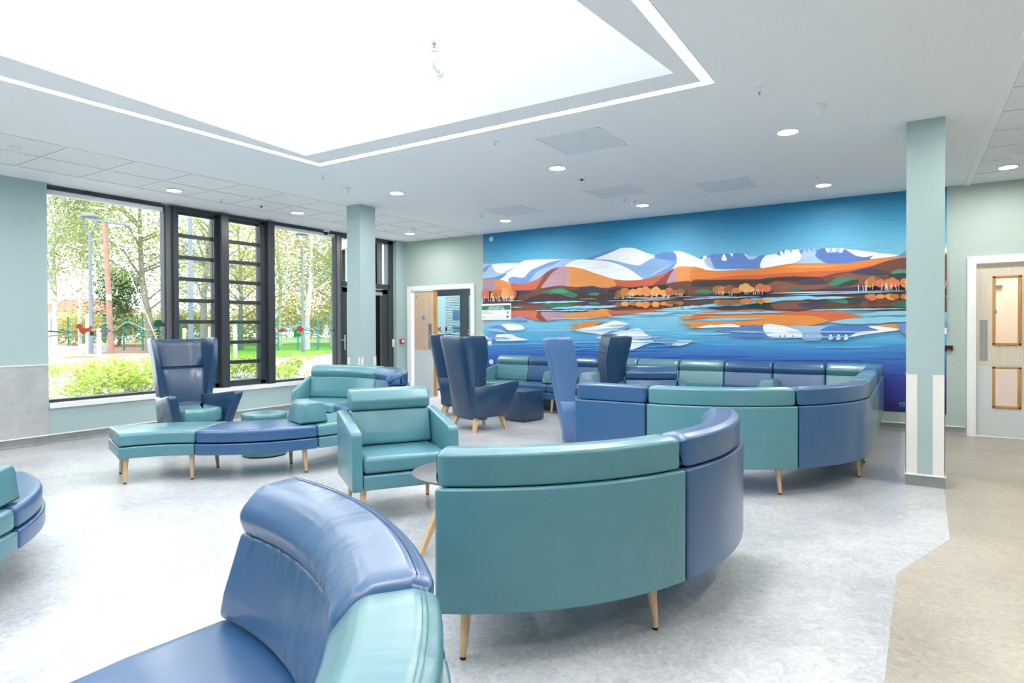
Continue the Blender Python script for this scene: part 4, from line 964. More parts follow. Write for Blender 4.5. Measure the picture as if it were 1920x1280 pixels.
# orange hills
A_('df9250', [(0, 492), (110, 475), (190, 478), (270, 508), (350, 515), (430, 495), (500, 470), (560, 425), (620, 385), (700, 368), (780, 365), (860, 380), (950, 410), (1050, 440), (1150, 472), (1250, 483), (1350, 480), (1450, 462), (1560, 430), (1640, 392), (1700, 365), (1770, 362), (1850, 372), (1925, 392), (1925, 600), (0, 610)])
B_('dd7f3c', [(-5, 570), (80, 590), (200, 596), (330, 588), (450, 580), (560, 562), (650, 549), (850, 546), (1000, 549), (1150, 526), (1360, 502), (1400, 502), (1700, 475), (1700, 600), (600, 700), (-5, 700)])
A_('b08da0', [(0, 510), (40, 495), (105, 478), (135, 520), (125, 560), (0, 600)])
A_('c8664c', [(268, 508), (350, 515), (430, 495), (500, 470), (560, 425), (545, 470), (500, 560), (380, 575), (290, 575)])
A_('84483c', [(555, 428), (620, 385), (690, 372), (640, 410), (590, 470), (530, 550), (480, 560), (515, 500)])
A_('b891a2', [(690, 372), (730, 368), (752, 410), (750, 480), (735, 540), (640, 540), (527, 550), (580, 470), (630, 410)])
A_('cf9a86', [(735, 372), (760, 400), (775, 480), (760, 545), (728, 545), (748, 480), (748, 410)])
A_('c35f45', [(1150, 474), (1250, 484), (1350, 481), (1450, 463), (1560, 432), (1640, 394), (1600, 450), (1500, 520), (1380, 560), (1180, 560), (1165, 510)])
A_('84483c', [(1560, 460), (1645, 392), (1665, 388), (1625, 450), (1590, 520), (1480, 530)])
A_('b891a2', [(1600, 505), (1645, 415), (1670, 395), (1690, 440), (1680, 500), (1620, 520)])
B_('c9613a', [(-5, 655), (100, 650), (250, 630), (400, 624), (600, 612), (800, 600), (1000, 590), (1200, 557), (1360, 512), (1260, 565), (1100, 610), (900, 645), (500, 660), (-5, 700)])
B_('e39a48', [(600, 570), (700, 560), (860, 560), (980, 562), (860, 575), (700, 578)])
# forest band
A_('69433a', [(0, 585), (150, 575), (300, 572), (420, 568), (560, 545), (640, 532), (700, 527), (780, 535), (850, 540), (960, 530), (1030, 543), (1100, 546), (1180, 530), (1300, 541), (1400, 528), (1480, 532), (1600, 510), (1640, 502), (1720, 492), (1800, 488), (1840, 515), (1880, 484), (1925, 484), (1925, 655), (0, 655)])
B_('69433a', [(-5, 662), (100, 656), (250, 660), (450, 655), (560, 638), (620, 640), (675, 630), (720, 640), (850, 637), (950, 612), (1100, 592), (1200, 562), (1300, 528), (1420, 507), (1700, 490), (1700, 765), (-5, 765)])
A_('403a54', [(295, 572), (420, 568), (450, 578), (380, 602), (300, 610)]); A_('45302f', [(420, 628), (560, 590), (700, 555), (830, 570), (1000, 560), (1150, 600), (1160, 642), (420, 648)])
A_('3f3a56', [(840, 545), (900, 535), (980, 535), (1080, 560), (1130, 600), (1000, 590), (900, 585)]); A_('3a2b30', [(1100, 560), (1300, 545), (1600, 520), (1620, 560), (1400, 580), (1160, 600)])
A_('37745c', [(535, 582), (620, 557), (700, 546), (770, 572), (842, 606), (800, 632), (680, 600), (600, 600)]); A_('4b9676', [(600, 575), (690, 552), (760, 580), (700, 592)])
A_('43876c', [(930, 600), (980, 587), (1025, 590), (1010, 610), (940, 608)]); A_('43876c', [(1840, 575), (1925, 556), (1925, 585), (1860, 586)])
B_('40302f', [(-5, 668), (200, 655), (450, 652), (560, 638), (680, 634), (850, 640), (780, 672), (600, 664), (400, 684), (200, 697), (-5, 702)])
B_('835243', [(500, 690), (560, 662), (700, 690), (900, 690), (820, 725), (520, 735)]); B_('835243', [(925, 640), (1040, 612), (1250, 640), (1160, 700), (1010, 712), (1095, 680), (1100, 650)])
B_('403a54', [(712, 662), (790, 648), (862, 650), (882, 680), (740, 688)]); B_('403a54', [(1040, 610), (1110, 585), (1180, 577), (1310, 607), (1200, 627)])
B_('3f7f62', [(918, 670), (960, 645), (1020, 640), (1090, 646), (1050, 682), (900, 697)]); B_('26403a', [(1045, 660), (1095, 655), (1102, 675), (1070, 690), (960, 698)])
B_('4a8a6a', [(1320, 606), (1370, 586), (1440, 590), (1560, 600), (1560, 622), (1330, 618)]); B_('26403a', [(1300, 620), (1430, 612), (1440, 640), (1330, 640)]); B_('3f6d58', [(636, 722), (690, 710), (740, 722), (650, 735)]); B_('3f7f66', [(5, 735), (80, 719), (132, 735), (90, 749)]); B_('26403a', [(455, 650), (560, 640), (520, 670), (450, 690)])
B_('37324c', [(-5, 762), (200, 752), (500, 745), (700, 728), (900, 714), (1200, 698), (1420, 698), (1700, 695), (1700, 732), (1200, 738), (600, 760), (-5, 792)])
A_('37324c', [(0, 640), (300, 645), (700, 650), (1150, 640), (1925, 622), (1925, 660), (0, 665)])
# dark reflections under the shore
A_('56403f', [(0, 655), (300, 655), (420, 665), (1150, 652), (1925, 640), (1925, 700), (1760, 715), (1560, 742), (1150, 740), (900, 750), (600, 745), (300, 742), (0, 765)])
B_('5a3d35', [(-5, 800), (150, 780), (500, 768), (900, 742), (1420, 738), (1700, 735), (1700, 868), (1420, 862), (1080, 862), (950, 852), (800, 867), (520, 857), (400, 850), (200, 858), (-5, 828)])
A_('37745c', [(535, 690), (620, 675), (740, 668), (840, 672), (760, 705), (680, 728), (600, 712)]); A_('403a54', [(840, 668), (1100, 655), (1150, 690), (960, 700)]); A_('43876c', [(930, 672), (1010, 668), (1030, 685), (960, 688)])
A_('7a4d3f', [(1150, 690), (1400, 690), (1600, 700), (1560, 735), (1200, 735)]); A_('7a4d3f', [(300, 700), (520, 690), (600, 735), (330, 735)])
B_('26403a', [(360, 830), (470, 808), (530, 830), (540, 855), (400, 848)]); B_('7d4d3d', [(525, 800), (700, 790), (860, 830), (700, 850), (540, 848)]); B_('403a54', [(700, 815), (830, 800), (900, 812), (850, 840), (730, 838)]); B_('3f7f62', [(890, 795), (960, 782), (1060, 785), (1020, 815), (930, 800)]); B_('26403a', [(1020, 782), (1120, 778), (1130, 800), (1060, 822)]); B_('7d4d3d', [(1130, 800), (1230, 780), (1420, 800), (1330, 828), (1120, 838)]); B_('3f7f62', [(1320, 815), (1420, 795), (1600, 800), (1580, 835), (1340, 835)])
# orange and violet reflections
A_('cf6c52', [(0, 760), (275, 742), (420, 740), (540, 752), (575, 826), (470, 822), (400, 800), (300, 790), (180, 812), (0, 830)])
A_('84483c', [(500, 752), (540, 754), (575, 826), (520, 826), (490, 800)]); A_('b891a2', [(525, 754), (640, 752), (740, 765), (720, 805), (640, 822), (578, 826)])
A_('dd9350', [(735, 768), (900, 752), (1000, 736), (1060, 725), (1150, 745), (1140, 772), (1120, 788), (1000, 805), (820, 808), (715, 806)])
A_('c8664c', [(1100, 742), (1300, 740), (1480, 722), (1600, 738), (1480, 755), (1300, 764), (1140, 778)]); A_('c8664c', [(1040, 795), (1140, 788), (1245, 793), (1140, 802)])
A_('dd8b40', [(735, 850), (880, 845), (1070, 827), (985, 870), (900, 900), (820, 914), (768, 893), (850, 882), (800, 860)])
A_('dd8b40', [(1700, 800), (1800, 788), (1925, 783), (1925, 810), (1760, 816)]); A_('dd8b40', [(1685, 852), (1780, 842), (1925, 838), (1925, 886), (1840, 892), (1750, 888), (1840, 866)])
A_('eef3f8', [(815, 912), (900, 890), (1060, 858), (1160, 828), (1275, 855), (1230, 880), (1120, 925), (1050, 946), (940, 930)])
A_('7f9cc8', [(1050, 946), (1200, 890), (1290, 868), (1240, 905), (1130, 940)])
A_('eef3f8', [(1120, 935), (1240, 912), (1365, 893), (1420, 935), (1475, 977), (1320, 985), (1000, 974), (1180, 945)])
A_('7f9cc8', [(1370, 893), (1440, 940), (1700, 1000), (1640, 1042), (1560, 1022), (1490, 998), (1475, 975)])
A_('eef3f8', [(1000, 968), (1200, 985), (1492, 998), (1400, 1040), (1330, 1068), (1255, 1072), (1180, 1030)]); A_('eef3f8', [(1690, 1000), (1760, 996), (1835, 992), (1760, 1034), (1648, 1042)])
A_('eef3f8', [(183, 866), (240, 853), (300, 857), (360, 866), (390, 895), (350, 908), (240, 908)]); A_('6f94d2', [(80, 880), (180, 864), (242, 908), (180, 905)]); A_('9dbbe0', [(60, 900), (160, 895), (240, 930), (120, 920)])
A_('6f94d2', [(60, 945), (130, 945), (142, 1000), (100, 988)]); A_('eef3f8', [(0, 950), (60, 960), (110, 992), (60, 985), (0, 975)]); A_('eef3f8', [(140, 975), (152, 946), (272, 944), (330, 970), (415, 990), (300, 1000), (145, 1000)]); A_('7f9cc8', [(285, 800), (340, 790), (400, 806), (412, 828), (270, 822)])
B_('d2663f', [(80, 870), (300, 862), (560, 862), (700, 868), (840, 860), (1020, 874), (1180, 915), (1292, 904), (1180, 920), (900, 932), (500, 905), (200, 902), (-5, 916), (-5, 894)])
B_('e18d3d', [(-5, 905), (200, 896), (440, 888), (650, 890), (800, 897), (905, 930), (780, 960), (600, 961), (330, 961), (100, 968), (-5, 978), (-5, 938), (250, 935), (450, 914), (200, 910)])
B_('eef3f8', [(30, 977), (110, 955), (150, 957), (260, 950), (322, 970), (180, 972)]); B_('5b7cc0', [(130, 1000), (330, 966), (400, 955), (480, 972), (500, 1036), (240, 1036), (350, 1008)])
B_('eef3f8', [(465, 975), (480, 952), (522, 950), (620, 965), (700, 985), (738, 1032), (600, 1036), (500, 1030)]); B_('9dbbe0', [(620, 965), (760, 962), (902, 966), (865, 1000), (852, 1056), (735, 1056), (720, 1000)])
B_('5578bf', [(845, 1000), (905, 965), (1100, 965), (1232, 990), (1100, 1008), (1000, 1052), (900, 1057)])
for x in (915, 968, 1018): B_('eef3f8', [(x-14, 1054), (x-4, 1022), (x+8, 1022), (x+16, 1050)])
for x in (575, 605, 660, 740, 775, 800): B_('5b7cc0', [(x, 1036), (x+6, 1020), (x+12, 1036)], False)
B_('e18d3d', [(1160, 962), (1250, 955), (1352, 950), (1378, 985), (1240, 978)]); B_('eef3f8', [(1165, 968), (1250, 966), (1378, 987), (1250, 1006), (1130, 1022), (1036, 1040), (1110, 1000), (1235, 992)])
B_('6f8bc6', [(1358, 956), (1500, 935), (1700, 930), (1700, 985), (1500, 1000), (1420, 1028)]); B_('eef3f8', [(1600, 985), (1700, 978), (1700, 1015), (1640, 1010)])
# light streaks over the water
for i, (x0, y0, x1, y1, th) in enumerate(((410, 676, 918, 662, 16), (640, 741, 1000, 735, 12), (600, 722, 1260, 702, 24), (1085, 659, 1660, 646, 9), (270, 713, 372, 712, 6), (1745, 645, 1930, 641, 8), (1560, 730, 1930, 702, 26), (470, 742, 700, 738, 9), (600, 812, 1000, 812, 8), (1100, 795, 1330, 792, 10), (1500, 742, 1925, 740, 16), (1300, 770, 1700, 758, 16), (980, 958, 1200, 965, 8), (1000, 905, 1260, 880, 8), (1100, 870, 1290, 860, 10))):
    P_m.lens('9fd0e6', x0, y0, x1, y1, th, rag=.5, seed=i)
for i, (x0, y0, x1, y1, th) in enumerate(((-5, 782, 455, 768, 9), (-5, 838, 610, 790, 26), (350, 786, 1080, 772, 22), (600, 758, 1440, 732, 8), (750, 859, 1440, 846, 10), (1100, 885, 1440, 880, 20), (900, 940, 1700, 905, 40), (-5, 882, 640, 870, 14), (-5, 925, 470, 914, 16), (1200, 870, 1700, 872, 14), (200, 1000, 560, 1008, 8))):
    P_m.lens('8ac6e2', x0, y0, x1, y1, th, cB, .5, i)
for i, (x0, y0, x1, y1, th, c) in enumerate(((860, 641, 1010, 642, 5, 'd9c9a0'), (1130, 634, 1850, 622, 7, 'd8c6a8'), (200, 656, 385, 655, 5, 'd9c9a0'), (1330, 640, 1700, 635, 4, 'e9ecee'))): P_m.lens(c, x0, y0, x1, y1, th, seed=i)
for i, (x0, y0, x1, y1, th, c) in enumerate(((480, 748, 1440, 726, 4, 'e9ecee'), (520, 742, 940, 734, 4, 'd2c79c'), (0, 772, 300, 765, 3, 'e9ecee'))): P_m.lens(c, x0, y0, x1, y1, th, cB, seed=i)
# broad brush streaks in the lower water
rnd = random.Random(5)
for i in range(46):
    x = rnd.uniform(906, 1660); w_ = rnd.uniform(40, 190); y = rnd.uniform(618, 700); f = (y-618)/82
    c = ('8fc9e4', '6fb4dc', '4c93d2', '3a74c4', '3358b4')[min(4, int(f*5+rnd.random()*.8))]
    a_, b_ = (x, y+(x-906)*.004), (min(x+w_, 1760), y+(x-906)*.004-rnd.uniform(-2, 3)); P_m.lens(c, a_[0], a_[1], b_[0], b_[1], rnd.uniform(1, 3.4), lambda p: p, .6, i)
# autumn tree clusters with pale trunks and their reflections
def cluster(f, x0, x1, y0, y1, n, cols, refl, seed, rs=1.):
    rnd = random.Random(seed); w_ = x1-x0; H = y1-y0
    for k in range(n):
        x = x0+w_*(k+.5)/n+rnd.uniform(-1, 1)*w_/n; h = H*rnd.uniform(.45, .8)*rs; yc = y1-H*.18-h*.5
        P_m.blob(rnd.choice(cols), x, yc, w_/n*rnd.uniform(.85, 1.25), h*.55, f, k)
        if refl: P_m.blob(rnd.choice(cols), x, refl+(y1-yc)*.62, w_/n*.95, h*.34, f, k+50)
    for k in range(n*2):
        x = rnd.uniform(x0+.04*w_, x1-.04*w_); a = rnd.uniform(-.14, .14)*H; t = rnd.uniform(.012, .022)*H
        P_m.poly('dfe6ee', [(x-t, y1+.03*H), (x+a-t*.5, y1-H*.42), (x+a+t*.5, y1-H*.42), (x+t, y1+.03*H)], f, False)
OC = ['d9874c', 'cf6e4a', 'd99a52', 'c87a3e', 'e0805c', 'b77a3a', 'd06a55', 'dca060', 'a9733c']
cluster(cA, 20, 312, 552, 660, 11, OC+['7f9a5a'], None, 1, 1.1); cluster(cA, 1150, 1250, 565, 640, 3, ['8a5c34', '9a6638'], 662, 2); cluster(cA, 1255, 1650, 535, 632, 11, OC, 655, 3, 1.05); cluster(cA, 1640, 1760, 555, 620, 4, ['8a5c34', 'a06a38'], 655, 4)
cluster(cB, 150, 320, 690, 760, 5, ['8a5c34', 'c8793e', 'a06a38'], 782, 5); cluster(cB, 330, 485, 676, 752, 6, OC, 775, 6); cluster(cB, 1170, 1440, 625, 722, 8, OC, 742, 7, 1.05); cluster(cB, 1440, 1700, 640, 715, 8, OC+['5d8a4a'], 745, 8)
for x in (1105, 1135, 1150, 1158): P_m.poly('cfd8ea', [(x-2, 735), (x-4, 695), (x+1, 695), (x+3, 735)], cB, False)
# panel joints of the print and the signature
me = bpy.data.meshes.new('mural'); me.from_pydata([(x-MX0, y, z-MZ0) for x, y, z in P_m.V], [], P_m.F)
ca_ = me.color_attributes.new('paint', 'FLOAT_COLOR', 'FACE') if 0 else me.attributes.new('paint', 'FLOAT_COLOR', 'FACE')
for i, c in enumerate(P_m.C): ca_.data[i].color = (*lin(c), 1)
MT['paint'] = paintmat(); me.materials.append(MT['paint'])
mu = bpy.data.objects.new('mural', me); COL.objects.link(mu); mu.location = (MX0, YM-.003, MZ0)
bm = bmesh.new(); bm.from_mesh(me)
for f in bm.faces:
    if f.normal.y > 0: f.normal_flip()
bm.to_mesh(me); bm.free()
tag(mu, 'painted lake and mountain mural covering the far wall', 'mural')
b_ = MB().box(MX0, MX1, YM-.0028, YM-.0005, MZ0, MZ1).build('backing', 'wallw', mu, smooth=False)
sg_ = [wallpt(1685+i, 753+j) for i, j in ((0, 2), (4, -2), (9, -1))]
m = MB(); yy = YM-.035
def stroke(pts):
    m.tube([Vector((wallpt(*p)[0], yy, wallpt(*p)[1])) for p in pts], .0035, 5)
stroke([(1685.5, 757), (1688, 754.5), (1693, 754.5), (1698, 754)]); stroke([(1690.5, 754.5), (1688.5, 762)]); stroke([(1695, 755), (1693.5, 762)]); stroke([(1695, 755), (1699, 756), (1697, 758.5), (1694.5, 758.5), (1698, 762)])
m.build('signature', plain('pale_blue_ink', (110, 170, 220)), mu)

# ---------------------------------------------------------------- outside
def vegmat(name, cols, scale=1.5, trans=.35):
    m, nt, b = nodes(name); t = N(nt, 'ShaderNodeTexCoord'); n = N(nt, 'ShaderNodeTexNoise', Scale=scale, Detail=6., Roughness=.75)
    nt.links.new(t.outputs['Object'], n.inputs['Vector']); r = ramp(nt, [(.3+.4*i/(len(cols)-1), c) for i, c in enumerate(cols)])
    nt.links.new(n.outputs['Fac'], r.inputs[0]); nt.links.new(r.outputs[0], b.inputs['Base Color']); b.inputs['Roughness'].default_value = .8
    b.inputs['Specular IOR Level'].default_value = .1
    if trans:
        tl = N(nt, 'ShaderNodeBsdfTranslucent'); nt.links.new(r.outputs[0], tl.inputs[0]); mx = N(nt, 'ShaderNodeMixShader'); mx.inputs[0].default_value = trans
        nt.links.new(b.outputs[0], mx.inputs[1]); nt.links.new(tl.outputs[0], mx.inputs[2]); nt.links.new(mx.outputs[0], nt.nodes['Material Output'].inputs[0])
    return m
MT['lawn'] = vegmat('lawn_grass', [(96, 150, 50), (130, 180, 70)], 4, 0); MT['gravel'] = speckle('pale_gravel', (160, 160, 160), (215, 215, 215), 30, 160, .9)
MT['soil'] = speckle('bark_mulch', (120, 84, 66), (160, 120, 96), 10, 60, .9); MT['grass'] = vegmat('rough_grass', [(92, 112, 62), (150, 160, 104)], 3, .2)
MT['birchleaf'] = vegmat('birch_leaves', [(112, 134, 78), (156, 168, 104), (194, 188, 124)], .6, .5); MT['birchleaf2'] = vegmat('golden_birch_leaves', [(140, 152, 88), (196, 184, 108), (214, 180, 112)], .5, .5)
MT['darkleaf'] = vegmat('dark_leaves', [(52, 84, 50), (92, 120, 66)], 1.); MT['bushleaf'] = vegmat('lime_leaves', [(124, 146, 66), (174, 190, 92), (204, 212, 128)], 5.)
MT['bark'] = speckle('birch_bark', (130, 126, 120), (226, 224, 218), 5, 30, .8); MT['darkbark'] = speckle('grey_bark', (92, 88, 82), (140, 134, 124), 5, 30, .8)
MT['post'] = plain('pale_blue_grey_post', (98, 108, 118), .5); MT['brownpole'] = speckle('brown_pole_wood', (128, 96, 84), (164, 126, 110), 4, 30, .8)
MT['fencegreen'] = plain('green_fence_steel', (44, 120, 96), .6); MT['rawwood'] = timber('raw_softwood', (206, 180, 144), (232, 210, 178), (1, .1, 1), .7, 20)
MT['greywood'] = timber('weathered_grey_wood', (176, 178, 180), (214, 216, 218), (1, .1, 1), .7, 20)
def tagm(o, label, cat, group=None): return tag(o, label, cat, group)
# ground
g = obj('ground', [(-8.66, -40, -.05), (-8.66, 90, -.05), (-140, 90, -.05), (-140, -40, -.05)], [(0, 1, 2, 3)], 'gravel', smooth=False); struct(g)
la = [atz(x, y) for x, y in ((400, 676), (505, 668), (560, 666), (640, 660), (760, 655))]
far_ = [atz(x, 640) for x, y in ((760, 0), (560, 0), (400, 0), (330, 0))]
lw = obj('lawn', [(v.x, v.y, -.03) for v in la+far_], [tuple(range(9))], 'lawn', smooth=False); struct(lw)
mv = [(v.x, v.y, -.035) for v in (atz(40, 668), atz(330, 672), atz(420, 660), atz(330, 641), atz(40, 643))]
struct(obj('ground', mv, [tuple(range(5))], 'soil', smooth=False))
fg = obj('ground', [(v.x, v.y, -.04) for v in (atz(-100, 646), atz(330, 644), atz(760, 642), atz(800, 631), atz(-100, 631))], [tuple(range(5))], 'grass', smooth=False); struct(fg)
# leaf cards gathered into crowns
def leaves(m, c, rad, n, size, rnd, flat=1.):
    for _ in range(n):
        while True:
            v = Vector((rnd.uniform(-1, 1), rnd.uniform(-1, 1), rnd.uniform(-1, 1)))
            if v.length <= 1: break
        p = c+Vector((v.x*rad[0], v.y*rad[1], v.z*rad[2])); a = rnd.uniform(0, 6.28); b = rnd.uniform(-1.2, 1.2)
        u = Vector((math.cos(a), math.sin(a), math.sin(b)*.6)).normalized()*size*rnd.uniform(.6, 1.3); w = Vector((-math.sin(a)*math.cos(b), math.cos(a)*math.cos(b), math.sin(b))).normalized()*size*rnd.uniform(.35, .7)
        m.V += [tuple(p-u), tuple(p+w), tuple(p+u), tuple(p-w)]; k = len(m.V)-4; m.F.append((k, k+1, k+2, k+3))
def tree(label, base, height, crown, seed, leaf='birchleaf', bark='bark', trunk_r=.18, lean=(0, 0), nleaf=3200, size=.13, low=.16, arch=0.):
    rnd = random.Random(seed); t = thing('birch_tree' if bark == 'bark' else 'tree', label, 'tree', (base.x, base.y, -.05), 0, 'trees beyond the windows')
    top = base+Vector((lean[0], lean[1], height)); m = MB()
    trunk_r *= .72; tr = [base.lerp(top, k/6)+Vector((rnd.uniform(-.15, .15), rnd.uniform(-.15, .15), 0))*(k > 0) for k in range(7)]
    m.tube(tr, [trunk_r*(1-.8*k/6) for k in range(7)], 8); tips = []
    for k in range(24):
        f = rnd.uniform(low, .95); i = int(f*6); s_ = tr[i].lerp(tr[min(i+1, 6)], f*6-i); a = rnd.uniform(0, 6.28); ln = crown*rnd.uniform(.6, 1.1)*(1.15-f*.6)
        e = s_+Vector((math.cos(a)*ln, math.sin(a)*ln, ln*rnd.uniform(.2, .9))); md = s_.lerp(e, .5)+Vector((0, 0, ln*.12)); m.tube([s_, md, e], [trunk_r*.32, trunk_r*.2, trunk_r*.06], 5, False); tips += [md, e, e]
        for q in range(3):
            e2 = md+Vector((rnd.uniform(-1, 1), rnd.uniform(-1, 1), rnd.uniform(-.5, .7)))*ln*.5; m.tube([md, e2], [trunk_r*.1, trunk_r*.03], 4, False); tips.append(e2)
    m.build('trunk', bark, t, angle=60)
    lv = MB(); per = int(nleaf*2.1)//len(tips)
    for p in tips:
        leaves(lv, p, (crown*.34, crown*.34, crown*.4), per, size*.8, rnd)
    lv.V = lv.V; o = obj('foliage', lv.V, lv.F, leaf, t, smooth=False); return t
def g_at(px, dist):   # ground point in the direction of a pixel column
    v = atd(px, 620, dist); return Vector((v.x, v.y, -.05))
for args in (
    ('pale birch with its trunk at the left end of the first window', g_at(102, 34), 11, 3.4, 11, 'birchleaf', 'bark', .24, (0, 0), 4200, .12),
    ('feathery birch behind the street lamp in the first window', g_at(150, 44), 12, 3.6, 12, 'birchleaf', 'bark', .2, (1, 0), 3000, .13, .45),
    ('tall leafy tree at the right side of the first window', g_at(278, 36), 12, 4.0, 13, 'birchleaf', 'darkbark', .3, (-1, 0), 6500, .13),
    ('low dark green shrub tree behind the brown pole', g_at(222, 50), 5.5, 2.6, 14, 'darkleaf', 'darkbark', .2, (0, 0), 2600, .15, .15),
    ('bare branched tree behind the left ladder window', g_at(382, 30), 10, 2.8, 15, 'birchleaf', 'darkbark', .26, (.5, 0), 1900, .11),
    ('loose golden tree behind the right ladder window', g_at(452, 40), 11, 3.6, 16, 'birchleaf2', 'darkbark', .22, (0, 0), 2600, .13),
    ('golden birch at the left of the third window', g_at(524, 46), 13, 4.0, 17, 'birchleaf2', 'bark', .22, (0, 0), 6500, .14),
    ('white trunked birch behind the second street lamp', g_at(576, 40), 12, 3.4, 18, 'birchleaf', 'bark', .26, (.6, .3), 5200, .12),
    ('golden birch at the right of the third window', g_at(622, 48), 13, 4.0, 19, 'birchleaf2', 'bark', .22, (0, 0), 6500, .14),
    ('green tree behind the exit door transom', g_at(700, 44), 12, 4.0, 20, 'birchleaf', 'bark', .22, (0, 0), 4000, .14)): tree(*args)
for k, (px, d, w_, h, lf_) in enumerate(((120, 46, 6, 2.0, 'birchleaf2'), (165, 52, 7, 2.4, 'birchleaf2'), (250, 54, 7, 2.2, 'birchleaf'), (310, 50, 6, 2.6, 'birchleaf'), (375, 52, 7, 2.6, 'birchleaf2'), (450, 52, 7, 2.4, 'birchleaf2'), (520, 54, 6, 3.4, 'birchleaf2'), (570, 55, 6, 3.2, 'birchleaf2'), (622, 54, 6, 3.6, 'birchleaf2'), (690, 50, 7, 3.0, 'birchleaf'))):
    rnd = random.Random(90+k); m = MB(); c = g_at(px, d)
    for q in range(12): leaves(m, c+Vector((rnd.uniform(-w_, w_)*.4, rnd.uniform(-w_, w_)*.4, h*rnd.uniform(.3, 1.))), (1.6, 1.6, .9), 160, .17, rnd)
    tagm(obj('hedge', m.V, m.F, lf_, None, smooth=False), 'bushy hedge growth beyond the green fence, %s' % ('behind the left end of the first window', 'behind the first street lamp', 'right of the brown pole', 'at the right end of the first window', 'behind the left ladder window', 'behind the right ladder window', 'at the left of the third window', 'behind the second street lamp', 'at the right of the third window', 'behind the exit door')[k], 'hedge', 'hedges beyond the fence')
# fence
fa, fb = g_at(60, 40), g_at(790, 37); L_ = (fb-fa).length; nf = 20
t = thing('mesh_fence', 'green mesh panel fence running behind the lawn and planters', 'fence', fa)
m = MB(); u = (fb-fa)/L_
for k in range(nf+1): MB().tube([fa+u*L_*k/nf, fa+u*L_*k/nf+Vector((0, 0, 2.15))], .05, 6).build('post', 'fencegreen', t)
for k in range(int(L_/.16)): m.tube([fa+u*.16*k+Vector((0, 0, .05)), fa+u*.16*k+Vector((0, 0, 2.08))], .008, 3, False)
for k in range(10): m.tube([fa+Vector((0, 0, .08+.22*k)), fb+Vector((0, 0, .08+.22*k))], .008, 3, False)
m.build('mesh_panel', 'fencegreen', t, smooth=False)
def lamp_post(base, h, label, r=.075):
    t = thing('street_lamp', label, 'street lamp', base); b = base
    MB().tube([b, b+Vector((0, 0, 1.2)), b+Vector((0, 0, 1.25)), b+Vector((0, 0, h-.75))], [r*1.25, r*1.25, r, r*.75], 14).build('pole', 'post', t)
    m = MB()
    for s_ in (-1, 1): m.tube([b+Vector((0, 0, h-.78)), b+Vector((s_*.16*_c, s_*.16*_s, h-.62)), b+Vector((s_*.27*_c, s_*.27*_s, h-.35)), b+Vector((s_*.29*_c, s_*.29*_s, h-.1))], .028, 8)
    m.build('yoke', 'post', t); MB().lathe([(.31, h-.12), (.34, h-.10), (.33, h-.04), (.2, h+.03), (.05, h+.06)], b, 28).build('lamp_head', 'post', t)
lamp_post(atz(171, 678), 5.95, 'grey street lamp in the first window, left of the brown pole'); lamp_post(atz(568, 660), 6.6, 'grey street lamp on the lawn seen through the third window')
lamp_post(g_at(358, 26), 8.5, 'tall grey post crossing the left ladder window', .1)
b = g_at(208, 31); t = thing('telegraph_pole', 'brown wooden telegraph pole with crossarm and stay wire', 'telegraph pole', b)
MB().tube([b, atd(203, 540, 31), atd(196, 418, 31)], [.14, .125, .11], 12).build('pole', 'brownpole', t)
MB().tube([atd(168, 411, 31), atd(234, 422, 31)], .05, 6).build('crossarm', 'post', t)
MB().box(-.12, .12, -.02, .02, -.15, .15, T=Matrix.Translation(atd(204, 557, 30.8)) @ Matrix.Rotation(YAW, 4, 'Z')).build('yellow_notice', plain('pale_yellow_plate', (240, 220, 140)), t, smooth=False)
MB().tube([atd(205, 420, 31), atd(256, 545, 29), atd(300, 652, 27)], .013, 5).build('stay_wire', 'blind', t)
# neighbour house
t = thing('house', 'white house with a red tiled roof behind the left trees', 'house', g_at(150, 62)); hb = g_at(150, 62)
Tm = Matrix.Translation(hb) @ Matrix.Rotation(YAW, 4, 'Z')
MB().box(-4.2, 2.4, 0, 5, 0, 3.2, T=Tm).build('wall', 'white', t, smooth=False)
MB().add([Tm @ Vector(v) for v in ((-4.6, -.4, 3.1), (2.8, -.4, 3.1), (2.8, 5.4, 3.1), (-4.6, 5.4, 3.1), (-3.6, 2.5, 4.5), (1.8, 2.5, 4.5))], [(0, 1, 5, 4), (2, 3, 4, 5), (1, 2, 5), (3, 0, 4), (3, 2, 1, 0)]).build('roof', plain('red_roof_tile', (150, 104, 88), .8), t, smooth=False)
MB().box(-3.5, -2.3, -.05, .05, 1, 2.2, T=Tm).build('window', 'post', t, smooth=False); MB().box(.3, 1.5, -.05, .05, 1, 2.2, T=Tm).build('window', 'post', t, smooth=False)
# timber raised beds, stakes and crates
def slab(name, label, cat, p0, p1, h, wd_, mat, group=None, z0=-.05):
    t = thing(name, label, cat, (p0+p1)/2, 0, group); d = (p1-p0).normalized(); n = Vector((-d.y, d.x, 0))*wd_; m = MB()
    for k in range(3):
        a = z0+h*k/3; b_ = z0+h*(k+1)/3-.012
        for q0, q1 in ((p0, p1), (p0+n, p1+n), (p0, p0+n), (p1, p1+n)):
            dd = (q1-q0).normalized(); e = Vector((-dd.y, dd.x, 0))*.03
            V = [q0-e, q1-e, q1+e, q0+e]; m.add([Vector((v.x, v.y, a)) for v in V]+[Vector((v.x, v.y, b_)) for v in V], [(3, 2, 1, 0), (4, 5, 6, 7), (0, 1, 5, 4), (1, 2, 6, 5), (2, 3, 7, 6), (3, 0, 4, 7)])
    m.build('board', mat, t, smooth=False)
    q = [p0, p1, p1+n, p0+n]; obj('soil', [(v.x, v.y, z0+h-.08) for v in q], [(0, 1, 2, 3)], 'soil', t, smooth=False); return t
def gp(px, py): v = atz(px, py); return Vector((v.x, v.y, -.05))
